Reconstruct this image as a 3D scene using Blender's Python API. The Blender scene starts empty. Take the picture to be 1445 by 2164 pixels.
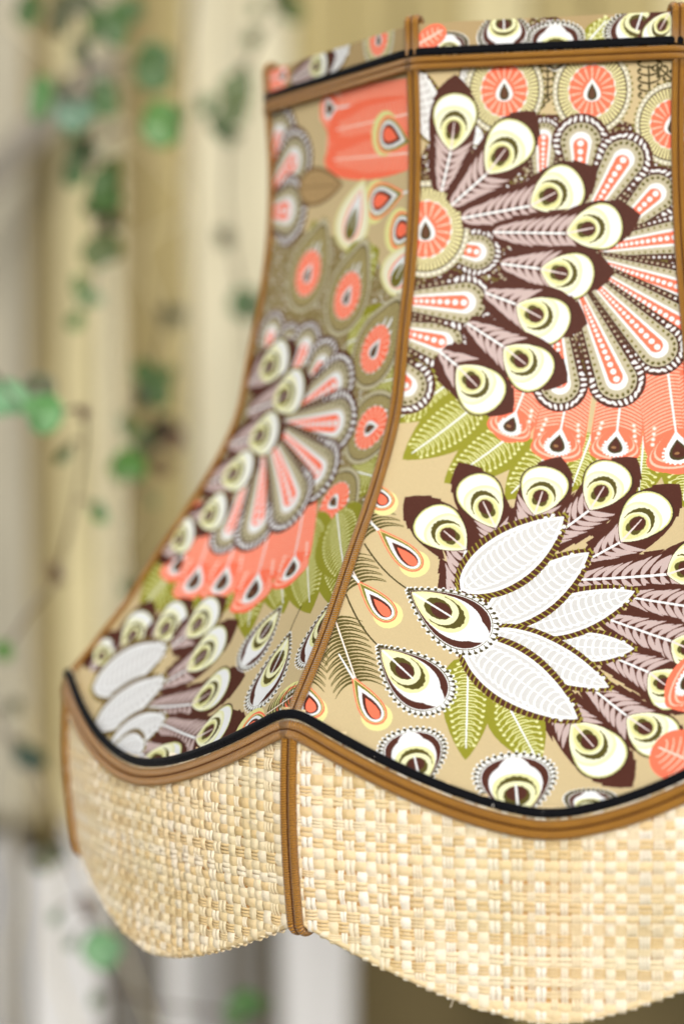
import bpy, math, random
import numpy as np
from mathutils import Vector, Matrix
random.seed(7); RNG = np.random.default_rng(7)
SC = bpy.context.scene
COL = SC.collection
# ---------------------------------------------------------------- camera
ZO = 1.30                                   # camera height above the ground
YAW, PITCH, ROLL = -0.11848, -0.02304, -0.00659
CAM_D = 0.76613                             # metres from the shade's axis
LENS = 36.0 * 3943.91 / 2164.0
cam_data = bpy.data.cameras.new("camera")
cam = bpy.data.objects.new("camera", cam_data); COL.objects.link(cam)
cam_data.sensor_fit = 'VERTICAL'; cam_data.sensor_height = 36.0; cam_data.sensor_width = 24.0
cam_data.lens = LENS
cam_data.clip_start = 0.02; cam_data.clip_end = 200
fwd = Vector((math.sin(YAW)*math.cos(PITCH), math.cos(YAW)*math.cos(PITCH), math.sin(PITCH)))
rgt = Vector((math.cos(YAW), -math.sin(YAW), 0)); upv = rgt.cross(fwd)
r2 = rgt*math.cos(ROLL) + upv*math.sin(ROLL); u2 = -rgt*math.sin(ROLL) + upv*math.cos(ROLL)
m = Matrix((r2, u2, -fwd)).transposed().to_4x4(); m.translation = Vector((0, -CAM_D, ZO))
cam.matrix_world = m
cam_data.dof.use_dof = True; cam_data.dof.focus_distance = 0.610
cam_data.dof.aperture_fstop = LENS / 19.0; cam_data.dof.aperture_blades = 0
SC.camera = cam
# ---------------------------------------------------------------- sky, sun, exposure
SUN_EL, SUN_AZ = math.radians(22), math.radians(174)     # azimuth clockwise from +y: behind the camera, a little to its right
world = bpy.data.worlds.new("World"); SC.world = world; world.use_nodes = True
wn = world.node_tree; wn.nodes.clear()
sky = wn.nodes.new('ShaderNodeTexSky'); sky.sky_type = 'NISHITA'; sky.sun_disc = False
sky.sun_elevation = SUN_EL; sky.sun_rotation = SUN_AZ; sky.dust_density = 1.8; sky.air_density = 0.7; sky.ozone_density = 0.6
bg = wn.nodes.new('ShaderNodeBackground'); bg.inputs[1].default_value = 0.15
wo = wn.nodes.new('ShaderNodeOutputWorld')
grey = wn.nodes.new('ShaderNodeHueSaturation'); grey.inputs['Saturation'].default_value = .35   # thin cloud over the whole sky
wn.links.new(sky.outputs[0], grey.inputs['Color']); wn.links.new(grey.outputs[0], bg.inputs[0]); wn.links.new(bg.outputs[0], wo.inputs[0])
sd = bpy.data.lights.new("sun", 'SUN'); sd.energy = 1.15; sd.angle = math.radians(24); sd.color = (1.0, 0.99, 0.985)
sun = bpy.data.objects.new("sun", sd); COL.objects.link(sun)
sdir = Vector((math.sin(SUN_AZ)*math.cos(SUN_EL), math.cos(SUN_AZ)*math.cos(SUN_EL), math.sin(SUN_EL)))
sun.rotation_euler = sdir.to_track_quat('Z', 'Y').to_euler(); sun.location = (3, -3, 5)
SC.view_settings.view_transform = 'Standard'; SC.view_settings.look = 'None'
SC.view_settings.exposure = 0.15; SC.view_settings.gamma = 1.0
SC.cycles.max_bounces = 8

# ---------------------------------------------------------------- helpers
def lin(c):
    return tuple((v/12.92 if v <= .04045 else ((v+.055)/1.055)**2.4) for v in [x/255 for x in c]) + (1,)
def mat(name, color=None, rough=.6, spec=.5, bumps=(), vary=None, sheen=0, coat=0, mottling=None, metallic=0, trans=0):
    """principled material; vary=(amount) per-object brightness; mottling=(scale, colour, amount, stretch) large noise mix"""
    M = bpy.data.materials.new(name); M.use_nodes = True; t = M.node_tree; N, L = t.nodes, t.links
    b = N['Principled BSDF']; b.inputs['Roughness'].default_value = rough; b.inputs['Specular IOR Level'].default_value = spec
    b.inputs['Metallic'].default_value = metallic
    if sheen: b.inputs['Sheen Weight'].default_value = sheen; b.inputs['Sheen Roughness'].default_value = .4
    out = None
    if color is not None:
        rgb = N.new('ShaderNodeRGB'); rgb.outputs[0].default_value = lin(color); out = rgb.outputs[0]
    for (sc, c2, amt, stretch) in (mottling or ()):
        tc = N.new('ShaderNodeTexCoord'); mp = N.new('ShaderNodeMapping'); mp.inputs['Scale'].default_value = stretch
        L.new(tc.outputs['Object'], mp.inputs[0])
        nz = N.new('ShaderNodeTexNoise'); nz.inputs['Scale'].default_value = sc; nz.inputs['Detail'].default_value = 5
        L.new(mp.outputs[0], nz.inputs[0])
        rp = N.new('ShaderNodeMapRange'); rp.inputs[1].default_value = .42; rp.inputs[2].default_value = .66; rp.inputs[4].default_value = amt
        L.new(nz.outputs[0], rp.inputs[0])
        mx = N.new('ShaderNodeMix'); mx.data_type = 'RGBA'; L.new(rp.outputs[0], mx.inputs[0]); L.new(out, mx.inputs[6]); mx.inputs[7].default_value = lin(c2)
        out = mx.outputs[2]
    if vary:
        oi = N.new('ShaderNodeObjectInfo'); hs = N.new('ShaderNodeHueSaturation'); mr = N.new('ShaderNodeMapRange')
        mr.inputs[3].default_value = 1-vary; mr.inputs[4].default_value = 1+vary
        L.new(oi.outputs['Random'], mr.inputs[0]); L.new(mr.outputs[0], hs.inputs['Value']); L.new(out, hs.inputs['Color']); out = hs.outputs[0]
    if out: L.new(out, b.inputs['Base Color'])
    prev = None
    for (kind, sc, strength, dist, coord, stretch) in bumps:
        tc = N.new('ShaderNodeTexCoord'); mp = N.new('ShaderNodeMapping'); mp.inputs['Scale'].default_value = stretch
        L.new(tc.outputs[coord], mp.inputs[0])
        if kind == 'noise':
            x = N.new('ShaderNodeTexNoise'); x.inputs['Scale'].default_value = sc; x.inputs['Detail'].default_value = 4
        else:
            x = N.new('ShaderNodeTexWave'); x.inputs['Scale'].default_value = sc; x.bands_direction = kind; x.inputs['Distortion'].default_value = .6; x.inputs['Detail'].default_value = 1
        L.new(mp.outputs[0], x.inputs[0])
        bp = N.new('ShaderNodeBump'); bp.inputs['Strength'].default_value = strength; bp.inputs['Distance'].default_value = dist
        L.new(x.outputs[0 if kind != 'noise' else 0], bp.inputs['Height'])
        if prev: L.new(prev, bp.inputs['Normal'])
        prev = bp.outputs[0]
    if prev: L.new(prev, b.inputs['Normal'])
    return M
def mesh_obj(name, verts, faces, material, parent=None, uvs=None, smooth=True):
    me = bpy.data.meshes.new(name); me.from_pydata([tuple(v) for v in verts], [], faces)
    if uvs is not None:
        ul = me.uv_layers.new(name="print"); li = np.zeros(len(me.loops), int); me.loops.foreach_get('vertex_index', li)
        ul.data.foreach_set('uv', np.asarray(uvs, float)[li].ravel())
    if smooth: me.polygons.foreach_set('use_smooth', [True]*len(me.polygons))
    me.materials.append(material)
    o = bpy.data.objects.new(name, me); COL.objects.link(o)
    if parent is not None: o.parent = parent
    return o
def tag(o, label=None, cat=None, group=None, kind=None):
    for k, v in (('label', label), ('category', cat), ('group', group), ('kind', kind)):
        if v: o[k] = v
    return o
def empty(name, loc):
    o = bpy.data.objects.new(name, None); COL.objects.link(o); o.location = loc; o.empty_display_size = .02
    return o
def grid_faces(nu, nv, close_u=False):
    f = []
    for j in range(nv-1):
        for i in range(nu-(0 if close_u else 1)):
            a = j*nu+i; b = j*nu+(i+1) % nu
            f.append((a, b, b+nu, a+nu))
    return f
def unit(a): return a/(np.linalg.norm(a, axis=-1, keepdims=True)+1e-12)
def sweep(path, nrm, sections, closed=False, uscale=1.0):
    """sections: list of closed outlines [(side, out), ...]; returns verts, faces, uvs"""
    P = np.asarray(path, float); n = len(P)
    T = unit(np.roll(P, -1, 0)-np.roll(P, 1, 0)) if closed else unit(np.gradient(P, axis=0))
    Nn = np.asarray(nrm, float); Nn = unit(Nn-(Nn*T).sum(1, keepdims=True)*T); Bn = np.cross(T, Nn)
    s = np.concatenate([[0], np.cumsum(np.linalg.norm(np.diff(P, axis=0), axis=1))])
    V = []; Fc = []; UV = []
    for sec in sections:
        q = np.asarray(sec, float); k = len(q); base = len(V)*0+sum(len(v) for v in V)
        pts = P[:, None]+Bn[:, None]*q[None, :, :1]+Nn[:, None]*q[None, :, 1:2]
        V.append(pts.reshape(-1, 3))
        UV.append(np.stack([np.repeat(s*uscale, k), np.tile(np.arange(k)/k, n)], 1))
        for j in range(n-(0 if closed else 1)):
            j2 = (j+1) % n
            for i in range(k):
                i2 = (i+1) % k
                Fc.append((base+j*k+i, base+j*k+i2, base+j2*k+i2, base+j2*k+i))
        if not closed:
            Fc.append(tuple(base+i for i in range(k))); Fc.append(tuple(base+(n-1)*k+i for i in reversed(range(k))))
    return np.concatenate(V), Fc, np.concatenate(UV)
def circle(cx, cy, rx, ry, k=10): return [(cx+rx*math.cos(t), cy+ry*math.sin(t)) for t in np.linspace(0, 2*math.pi, k, endpoint=False)]

# ---------------------------------------------------------------- the shade's shape (metres, eight sided bell)
NP = 8; A0 = -2.01577; DL, DR = -0.01022, -0.00952
ZTOP, ZB, ZS, ZBOT = 0.15598, 0.14386, -0.07874, -0.14436
RS, RBOT = 0.2, 0.19794
RIB_R = np.array([.12108, .11978, .12041, .12353, .12879, .13411, .14666, .16333, .17998, .2])
#            seam bulge, dip, power | hem bulge, dip, power | skew
SHAPE = {7: (.01073, .02572, 1.75992, .01044, .02493, 1.60145, .08148), 0: (.01036, .02932, 1.5907, .01053, .02628, 1.51423, -.14925)}
for k in range(1, 7): SHAPE[k] = (.0105, .0275, 1.68, .0105, .0256, 1.56, .05*math.sin(k*2.3))
RIB_A = [A0 + k*2*math.pi/NP for k in range(NP)]
RIB_A[7] = A0 - 2*math.pi/NP + DL; RIB_A[1] = A0 + 2*math.pi/NP + DR
def pair(k):
    a, b = RIB_A[k % NP], RIB_A[(k+1) % NP]
    if k == 7: return a, b
    while b < a: b += 2*math.pi
    return a, b
def rib_r(t):
    kn = RIB_R; n = len(kn)-1; x = np.clip(t, 0, 1)*n; i = np.minimum(x.astype(int), n-1); f = x-i
    p = np.concatenate([[2*kn[0]-kn[1]], kn, [2*kn[-1]-kn[-2]]]); a, b, c, d = p[i], p[i+1], p[i+2], p[i+3]
    return .5*(2*b+(c-a)*f+(2*a-5*b+4*c-d)*f*f+(3*b-a-3*c+d)*f**3)
def dip(u, k, hem=False):
    sh = SHAPE[k % NP]; D, pw = (sh[4], sh[5]) if hem else (sh[1], sh[2])
    w = u+sh[6]*u*(1-u)
    return D*(1-np.maximum(np.abs(2*w-1), 1e-9)**pw)
def shade(k, u, v):
    """outer cloth of panel k: u across, v from the top trim to the scalloped seam; v < 0 is the band above the trim"""
    u, v = np.broadcast_arrays(np.asarray(u, float), np.asarray(v, float))
    sh = SHAPE[k % NP]; vv = np.clip(v, 0, 1); R = rib_r(vv); a, b = pair(k % NP); mid = (a+b)/2
    z = np.where(v >= 0, ZB+(ZS-dip(u, k)-ZB)*vv, ZB+(ZTOP-ZB)*(-v))
    Bg = sh[0]*(1-(2*u-1)**2)*vv**2
    return np.stack([R*((1-u)*math.cos(a)+u*math.cos(b))+Bg*math.cos(mid), R*((1-u)*math.sin(a)+u*math.sin(b))+Bg*math.sin(mid), z+ZO], -1)
def skirt(k, u, z, off=0.0):
    """outer face of the raffia skirt of panel k at height z (relative to the camera height)"""
    u, z = np.broadcast_arrays(np.asarray(u, float), np.asarray(z, float))
    sh = SHAPE[k % NP]; a, b = pair(k % NP); mid = (a+b)/2
    t = np.clip((ZS-z)/(ZS-ZBOT), -.3, 1.5); R = RS+(RBOT-RS)*t+.0022*np.sin(np.clip(t, 0, 1)*math.pi)
    Bg = (sh[0]+(sh[3]-sh[0])*np.clip(t, 0, 1))*(1-(2*u-1)**2)
    X = R*((1-u)*math.cos(a)+u*math.cos(b))+Bg*math.cos(mid); Y = R*((1-u)*math.sin(a)+u*math.sin(b))+Bg*math.sin(mid)
    P = np.stack([X, Y, z+ZO], -1)
    w = (2*u-1); n = np.stack([math.cos(mid)+w*0-(math.sin(mid))*w*.27, math.sin(mid)+math.cos(mid)*w*.27, w*0], -1)
    return P+unit(n)*np.asarray(off)[..., None]
def shade_n(k, u, v, h=1e-3):
    u = np.asarray(u, float); v = np.asarray(v, float)
    d1 = shade(k, np.minimum(u+h, 1), v)-shade(k, np.maximum(u-h, 0), v)
    d2 = shade(k, u, np.where(v < 0, v, np.minimum(v+h, 1)))-shade(k, u, np.where(v < 0, v-h, np.maximum(v-h, 0)))
    n = unit(np.cross(d2, d1)); c = shade(k, u, v); r = c.copy(); r[..., 2] = 0
    return n*np.sign((n*r).sum(-1, keepdims=True))
UU, VV = np.linspace(0, 1, 41), np.linspace(0, 1, 201)
def arc_table(k):
    q = shade(k, UU[:, None], VV[None, :]); d = np.linalg.norm(np.diff(q, axis=1), axis=2)
    return np.concatenate([np.zeros((41, 1)), np.cumsum(d, 1)], 1)
def cloth_mm(k, u, v, A):
    """flat cloth coordinates in millimetres: x from the middle of the panel, y down from the top trim"""
    x = np.clip(u, 0, 1)*40; i = np.minimum(x.astype(int), 39); f = x-i
    y = np.clip(v, 0, 1)*200; j = np.minimum(y.astype(int), 199); g = y-j
    Y = (A[i, j]*(1-f)+A[i+1, j]*f)*(1-g)+(A[i, j+1]*(1-f)+A[i+1, j+1]*f)*g
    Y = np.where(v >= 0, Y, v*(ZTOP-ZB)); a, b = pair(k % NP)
    return np.stack([(u-.5)*2*rib_r(np.clip(v, 0, 1))*math.sin(abs(b-a)/2), Y], -1)*1000

# ---------------------------------------------------------------- the printed cotton: every motif drawn flat, in cloth millimetres
PPM = 8; X0, X1, Y0, Y1 = -84., 84., -15., 280.
TAN, BRN, GRG, MAU, PYL, OLV, LEAF, COR, WHT, DOL, PNK, CRL = (200, 180, 136), (78, 40, 28), (186, 177, 148), (194, 173, 167), (224, 226, 146), (112, 104, 38), (142, 140, 38), (250, 118, 86), (232, 234, 232), (70, 60, 30), (255, 190, 165), (222, 222, 160)
class Cloth:
    def __init__(s):
        s.w, s.h = int((X1-X0)*PPM), int((Y1-Y0)*PPM)
        s.a = np.empty((s.h, s.w, 3), np.uint8); s.a[:] = TAN; s.a[:int(-Y0*PPM)] = (174, 150, 106)   # the band's shading is painted into the print as a deeper tan ground
    def poly(s, p, c):
        q = (np.asarray(p, float)-(X0, Y0))*PPM
        x0, y0 = np.floor(q.min(0)).astype(int); x1, y1 = np.ceil(q.max(0)).astype(int)+1
        x0, y0, x1, y1 = max(x0, 0), max(y0, 0), min(x1, s.w), min(y1, s.h)
        if x0 >= x1 or y0 >= y1: return
        ys = np.arange(y0, y1)+.5; m = np.zeros((y1-y0, x1-x0), bool)
        a, b = q, np.roll(q, -1, 0)
        up = np.minimum(a[:, 1], b[:, 1]); dn = np.maximum(a[:, 1], b[:, 1])
        H, Wd = m.shape; cnt = np.zeros((H, Wd+1), np.int16)
        for e in range(len(a)):
            i0 = max(0, int(math.ceil(up[e]-y0-.5))); i1 = min(H, int(math.ceil(dn[e]-y0-.5)))
            if i0 >= i1: continue
            t = (ys[i0:i1]-a[e, 1])/(b[e, 1]-a[e, 1]); xc = a[e, 0]+t*(b[e, 0]-a[e, 0])
            cols = np.clip(np.ceil(xc-x0-.5).astype(int), 0, Wd)
            cnt[np.arange(i0, i1), cols] += 1
        m = (np.cumsum(cnt, 1)[:, :Wd] & 1).astype(bool)
        s.a[y0:y1, x0:x1][m] = c
    def dot(s, c, rx, ry=None, ang=0, col=WHT, k=12):
        ry = ry or rx; t = np.linspace(0, 2*math.pi, k, endpoint=False); x, y = rx*np.cos(t), ry*np.sin(t)
        s.poly(np.stack([c[0]+x*math.cos(ang)-y*math.sin(ang), c[1]+x*math.sin(ang)+y*math.cos(ang)], 1), col)
    def line(s, p, w0, w1, col):
        p = np.asarray(p, float); t = unit(np.gradient(p, axis=0)); n = np.stack([-t[:, 1], t[:, 0]], 1)
        w = np.linspace(w0, w1, len(p))[:, None]/2
        s.poly(np.concatenate([p+n*w, (p-n*w)[::-1]]), col)
class Fr:
    """local frame: y runs from base to tip, x across"""
    def __init__(s, b, t):
        s.b = np.array(b, float); d = np.array(t, float)-s.b; s.L = np.linalg.norm(d); s.y = d/s.L; s.x = np.array([-s.y[1], s.y[0]])
        s.ang = math.atan2(s.y[1], s.y[0])
    def __call__(s, p):
        p = np.atleast_2d(np.asarray(p, float)); return s.b+p[:, :1]*s.x+p[:, 1:]*s.y
TH = np.linspace(0, 2*math.pi, 44, endpoint=False)
def tear(L, w, y0=0., sharp=1.25, dx=0.):
    """a drop: its point at y0, its round end at y0+L"""
    f = np.sin(TH)*np.abs(np.sin(TH/2))**sharp
    return np.stack([dx+w/2*f/.72, y0+L*(1-np.cos(TH))/2], 1)
def leafs(L, w, y0=0., k=.5, n=24):
    t = np.linspace(0, 1, n); e = .88; h = w/2*(t**k*(1-t)**e)/((k/(k+e))**k*(e/(k+e))**e)
    return np.concatenate([np.stack([h, y0+L*t], 1), np.stack([-h, y0+L*t], 1)[::-1]])
def curve(p0, p1, p2, n=9):
    t = np.linspace(0, 1, n)[:, None]; p0, p1, p2 = map(np.asarray, (p0, p1, p2))
    return (1-t)**2*p0+2*t*(1-t)*p1+t*t*p2
def d_massl(C, p): d_mass(C, p, (138, 120, 78))
def d_mass(C, p, ground=BRN):
    C.poly(p, ground); lo, hi = p.min(0), p.max(0); r = random.Random(3)
    for _ in range(int((hi-lo).prod()/1.6)):            # small beads crowd the dark ground between the plumes
        q = np.array([r.uniform(lo[0], hi[0]), r.uniform(lo[1], hi[1])])
        a, b = p, np.roll(p, -1, 0); c = ((a[:, 1] > q[1]) != (b[:, 1] > q[1])) & (q[0] < (b[:, 0]-a[:, 0])*(q[1]-a[:, 1])/(b[:, 1]-a[:, 1]+1e-9)+a[:, 0])
        if c.sum() % 2: C.dot(q, .6, .42, r.uniform(0, 3), r.choice((GRG, GRG, WHT, OLV, OLV, (150, 136, 96))), 7)
def d_sprig(C, b, t, w):
    f = Fr(b, t); C.line(f([(0, 0), (0, f.L)]), .7, .6, DOL)
    y = f.L*.08
    while y < f.L*.95:
        for sx in (-1, 1):
            C.line(f(curve((0, y), (sx*w*.42, y+.6), (sx*w*.36, y+2.2))), .75, .5, DOL); C.dot(f((sx*w*.30, y+2.2))[0], .6, col=DOL)
        y += 2.7
def d_white(C, b, t, w):
    f = Fr(b, t); L = f.L; g = w*.13
    out = leafs(L*1.05, w*1.0+2*g, -L*.02, .66); C.poly(f(out), BRN)
    h = len(out)//2
    for side in (out[:h], out[h:][::-1]):             # the stitched border of yellow-olive dashes
        s = np.concatenate([[0], np.cumsum(np.linalg.norm(np.diff(side, axis=0), axis=1))]); n = int(s[-1]/1.9)
        for q in np.linspace(.03, .97, n)*s[-1]:
            x, y = np.interp(q, s, side[:, 0]), np.interp(q, s, side[:, 1])
            sg = 1 if x > 0 else -1
            C.line(f([(x+sg*.15, y+.3), (x-sg*g*1.1, y-.45)]), .5, .5, OLV if (w < 9) else (150, 142, 50))
    C.poly(f(leafs(L*.97, w, L*.015, .66)), WHT); C.poly(f(leafs(L*.9, w*.84, L*.045, .66)), (204, 203, 199))
    C.line(f([(0, L*.06), (0, L*.93)]), .35, .25, (250, 250, 248))
    y = L*.08
    while y < L*.86:
        tt = y/L; hw = w/2*(tt**.66*(1-tt)**.88)/.345
        for sx in (-1, 1):
            p = curve((0, y), (sx*hw*.68, y-.3), (sx*hw*.66, y+w*.19)); C.line(f(p), .85, .5, WHT); C.dot(f(p[-1])[0], .72, col=WHT)
        y += 2.5
def d_green(C, b, t, w):
    f = Fr(b, t); L = f.L; w *= 1.15
    C.poly(f(leafs(L*1.015, w, 0, .45)), LEAF)
    y = L*.04
    while y < L*.84:
        tt = max(y/L, .05); hw = w/2*min(1, (tt**.45*(1-tt)**.88)/.44)
        for sx in (-1, 1):
            p = curve((sx*.3, y), (sx*hw*.5, y-.1), (sx*hw*.68, y+1.5)); C.line(f(p), .5, .35, CRL); C.dot(f(p[-1])[0], .62, .5, col=CRL)
            q = curve((sx*.3, y+1.0), (sx*hw*.3, y+1.0), (sx*hw*.4, y+2.1), 6); C.line(f(q), .4, .3, CRL)
        y += 2.05
    C.line(f([(0, 0), (0, L*.9)]), .75, .5, WHT)
def d_coral(C, b, t, w):
    f = Fr(b, t); L = f.L; n = 20
    a = np.linspace(0, math.pi, 16); hw = w/2
    out = [(-hw*.8, 0)]+[(-hw*(.85+.15*q), L*q*.7) for q in (.3, .6, 1)]+[(-hw*math.cos(x), L*.7+(L*.3)*math.sin(x)) for x in a]+[(hw*(.85+.15*q), L*q*.7) for q in (1, .6, .3)]+[(hw*.8, 0)]
    C.poly(f(out), COR)
    eL = min(w*.62, L*.45); e0 = L-eL-w*.13
    y = 0
    while y < e0-.2:                                  # pale barbs, falling back from the quill
        for sx in (-1, 1):
            C.line(f(curve((0, y), (sx*hw*.4, y+.3), (sx*hw*.93, y+w*.17))), .42, .35, PNK)
        y += 1.25
    for q in range(4):
        for sx in (-1, 1):
            C.dot(f((sx*hw*(.62+.04*q), e0-1.6+q*1.9))[0], .8, col=PNK); C.dot(f((sx*hw*(.62+.04*q), e0-1.6+q*1.9))[0], .42, col=WHT)
    for sc, c in ((1.0, COR), (.9, PNK), (.84, COR), (.74, PNK), (.68, COR)):
        C.poly(f(tear((L-e0)*(.3+.7*sc)+(1-sc)*.1, w*.98*sc, e0-(1-sc)*2-1)), c)
    wt = w*.46; tl = eL*.92
    C.poly(f(tear(tl, wt, e0, 1.6)), WHT)
    for q in np.linspace(.25, .75, 15)*2*math.pi:     # scalloped white edge
        x, y = wt/2*math.sin(q)*abs(math.sin(q/2))**1.6/.66, e0+tl*(1-math.cos(q))/2; C.dot(f((x, y))[0], .45, col=WHT, k=8)
    C.poly(f(tear(tl*.62, wt*.62, e0+tl*.27, 1.3)), DOL); C.poly(f(tear(tl*.48, wt*.42, e0+tl*.34, 1.3)), BRN)
    C.dot(f((wt*.06, e0+tl*.68))[0], .5, .9, f.ang, (150, 110, 70))
    C.line(f([(0, 0), (0, e0+tl*.2)]), .8, .7, WHT)
def d_coralleaf(C, b, t, w):
    f = Fr(b, t); L = f.L; C.poly(f(tear(L*1.15, w, -L*.15, .5)), COR); C.line(f([(0, 0), (0, L*.9)]), .8, .5, (255, 225, 210))
    for y in np.arange(L*.06, L*.85, 1.9):
        for sx in (-1, 1): C.line(f(curve((0, y), (sx*w*.2, y+.4), (sx*w*.42*min(1, (L-y)/L*2.2), y+w*.12))), .6, .4, PNK)
def capsule(B, T, w0, w1, d):
    f = Fr(B, T); L = f.L-w1/2; a = np.linspace(0, math.pi, 18); r1, r0 = w1/2-d, max(w0/2-d, .05)
    return f, f([(r0, 0)]+[(r1*math.cos(x), L+r1*math.sin(x)) for x in a]+[(-r0, 0)]), L
def d_petal(C, b, t, w):
    w *= 1.1
    w0 = w*.34
    f, p, L = capsule(b, t, w0, w, 0); C.poly(p, BRN)
    r = w/2
    n = 17
    for x in np.linspace(-.12*math.pi, 1.12*math.pi, n):   # bead drops round the rim
        rr = r*.83; c = f((rr*math.cos(x), L+rr*math.sin(x)))[0]; a = f.ang-math.pi/2+x
        C.dot(c, r*.125, r*.056, a, WHT, 10)
    for q in np.arange(L-r*.35, L*.1, -r*.21):
        s = q/L; rr = (w0/2+(r-w0/2)*s)*.85
        for sx in (-1, 1): C.dot(f((sx*rr, q))[0], r*.07*(.5+.5*s), r*.06*(.5+.5*s), 0, GRG if q < L*.7 else WHT, 8)
    _, p, _ = capsule(b, t, w0*.72, w, r*.285); 
    f2 = f
    def cap(fr, base, col):
        a = np.linspace(0, math.pi, 18); r1 = r*fr; C.poly(f([(base, 0)]+[(r1*math.cos(x), L+r1*math.sin(x)) for x in a]+[(-base, 0)]), col)
    cap(.715, w0*.36, (50, 40, 22)); cap(.685, w0*.34, GRG)
    for x in np.linspace(-.05*math.pi, 1.05*math.pi, 11):
        c = f((r*.575*math.cos(x), L+r*.575*math.sin(x)))[0]; C.dot(c, r*.075, r*.055, f.ang-math.pi/2+x, OLV, 9); C.dot(c+.12, r*.04, r*.04, 0, DOL, 6)
    for q in np.arange(L-r*.3, L*.15, -r*.24):
        s = q/L; rr = w0*.28+(r*.575-w0*.28)*s
        for sx in (-1, 1): C.dot(f((sx*rr, q))[0], r*.06*(.4+.6*s), r*.06*(.4+.6*s), 0, OLV, 7)
    cap(.38, w0*.18, WHT)
    a = np.linspace(0, math.pi, 14); r1 = r*.25; C.poly(f([(w0*.1, 0)]+[(r1*math.cos(x), L-r*.1+r1*math.sin(x)) for x in a]+[(-w0*.1, 0)]), COR)
    q = L-r*.02
    while q > L*.12:
        s = q/L; rd = r*.115*(.35+.65*s); C.dot(f((0, q))[0], rd, col=WHT, k=9); q -= rd*2.5
    C.line(f([(w0*.45, 0), (r*.98, L)]), .3, .2, DOL); C.line(f([(-w0*.45, 0), (-r*.98, L)]), .3, .2, DOL)
def d_dropflower(C, c, t, w): d_flower(C, c, t, w, .42)
def d_flower(C, c, t, w, drop=0):
    f = Fr(c, t); r = w/2; ry = 1.12
    P = lambda rr, x: (rr*math.sin(x), rr*ry*math.cos(x)*(1+(drop*max(0, math.cos(x))**7 if rr > r*1.15 else 0)))
    n = 40; X = np.linspace(0, 2*math.pi, n, endpoint=False)
    C.poly(f([P(r*1.9, x) for x in X]), (186, 178, 146) if drop else (226, 222, 200))
    for x in np.linspace(0, 2*math.pi, 46, endpoint=False): C.dot(f(P(r*1.83, x))[0], r*.12, r*.06, f.ang+x, GRG, 8); C.dot(f(P(r*1.93, x+.07))[0], r*.075, r*.06, 0, OLV, 7)
    C.poly(f([P(r*1.7, x) for x in X]), DOL); C.poly(f([P(r*1.64, x) for x in X]), (176, 166, 110) if drop else (222, 216, 158))
    for x in np.linspace(0, 2*math.pi, 56, endpoint=False):
        C.line(f([P(r*1.2, x), P(r*1.64, x)]), r*.03, r*.055, BRN)
    C.poly(f([P(r*1.2, x) for x in X]), (150, 138, 92) if drop else (205, 196, 150))
    C.poly(f([P(r*1.13*(1+.035*math.sin(16*x)), x) for x in np.linspace(0, 2*math.pi, 120, endpoint=False)]), WHT)
    C.poly(f([P(r*1.06*(1+.05*abs(math.sin(9*x))), x) for x in np.linspace(0, 2*math.pi, 120, endpoint=False)]), COR)
    for x in np.linspace(0, 2*math.pi, 18, endpoint=False): C.line(f([P(r*.5, x), P(r*1.02, x)]), r*.05, r*.10, PNK)
    C.poly(f(tear(-r*1.15, r*.85, r*.62, 1.4)), WHT); C.poly(f(tear(-r*.82, r*.46, r*.36, 1.35)), DOL); C.poly(f(tear(-r*.6, r*.26, r*.24, 1.3)), (96, 62, 40))
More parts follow.
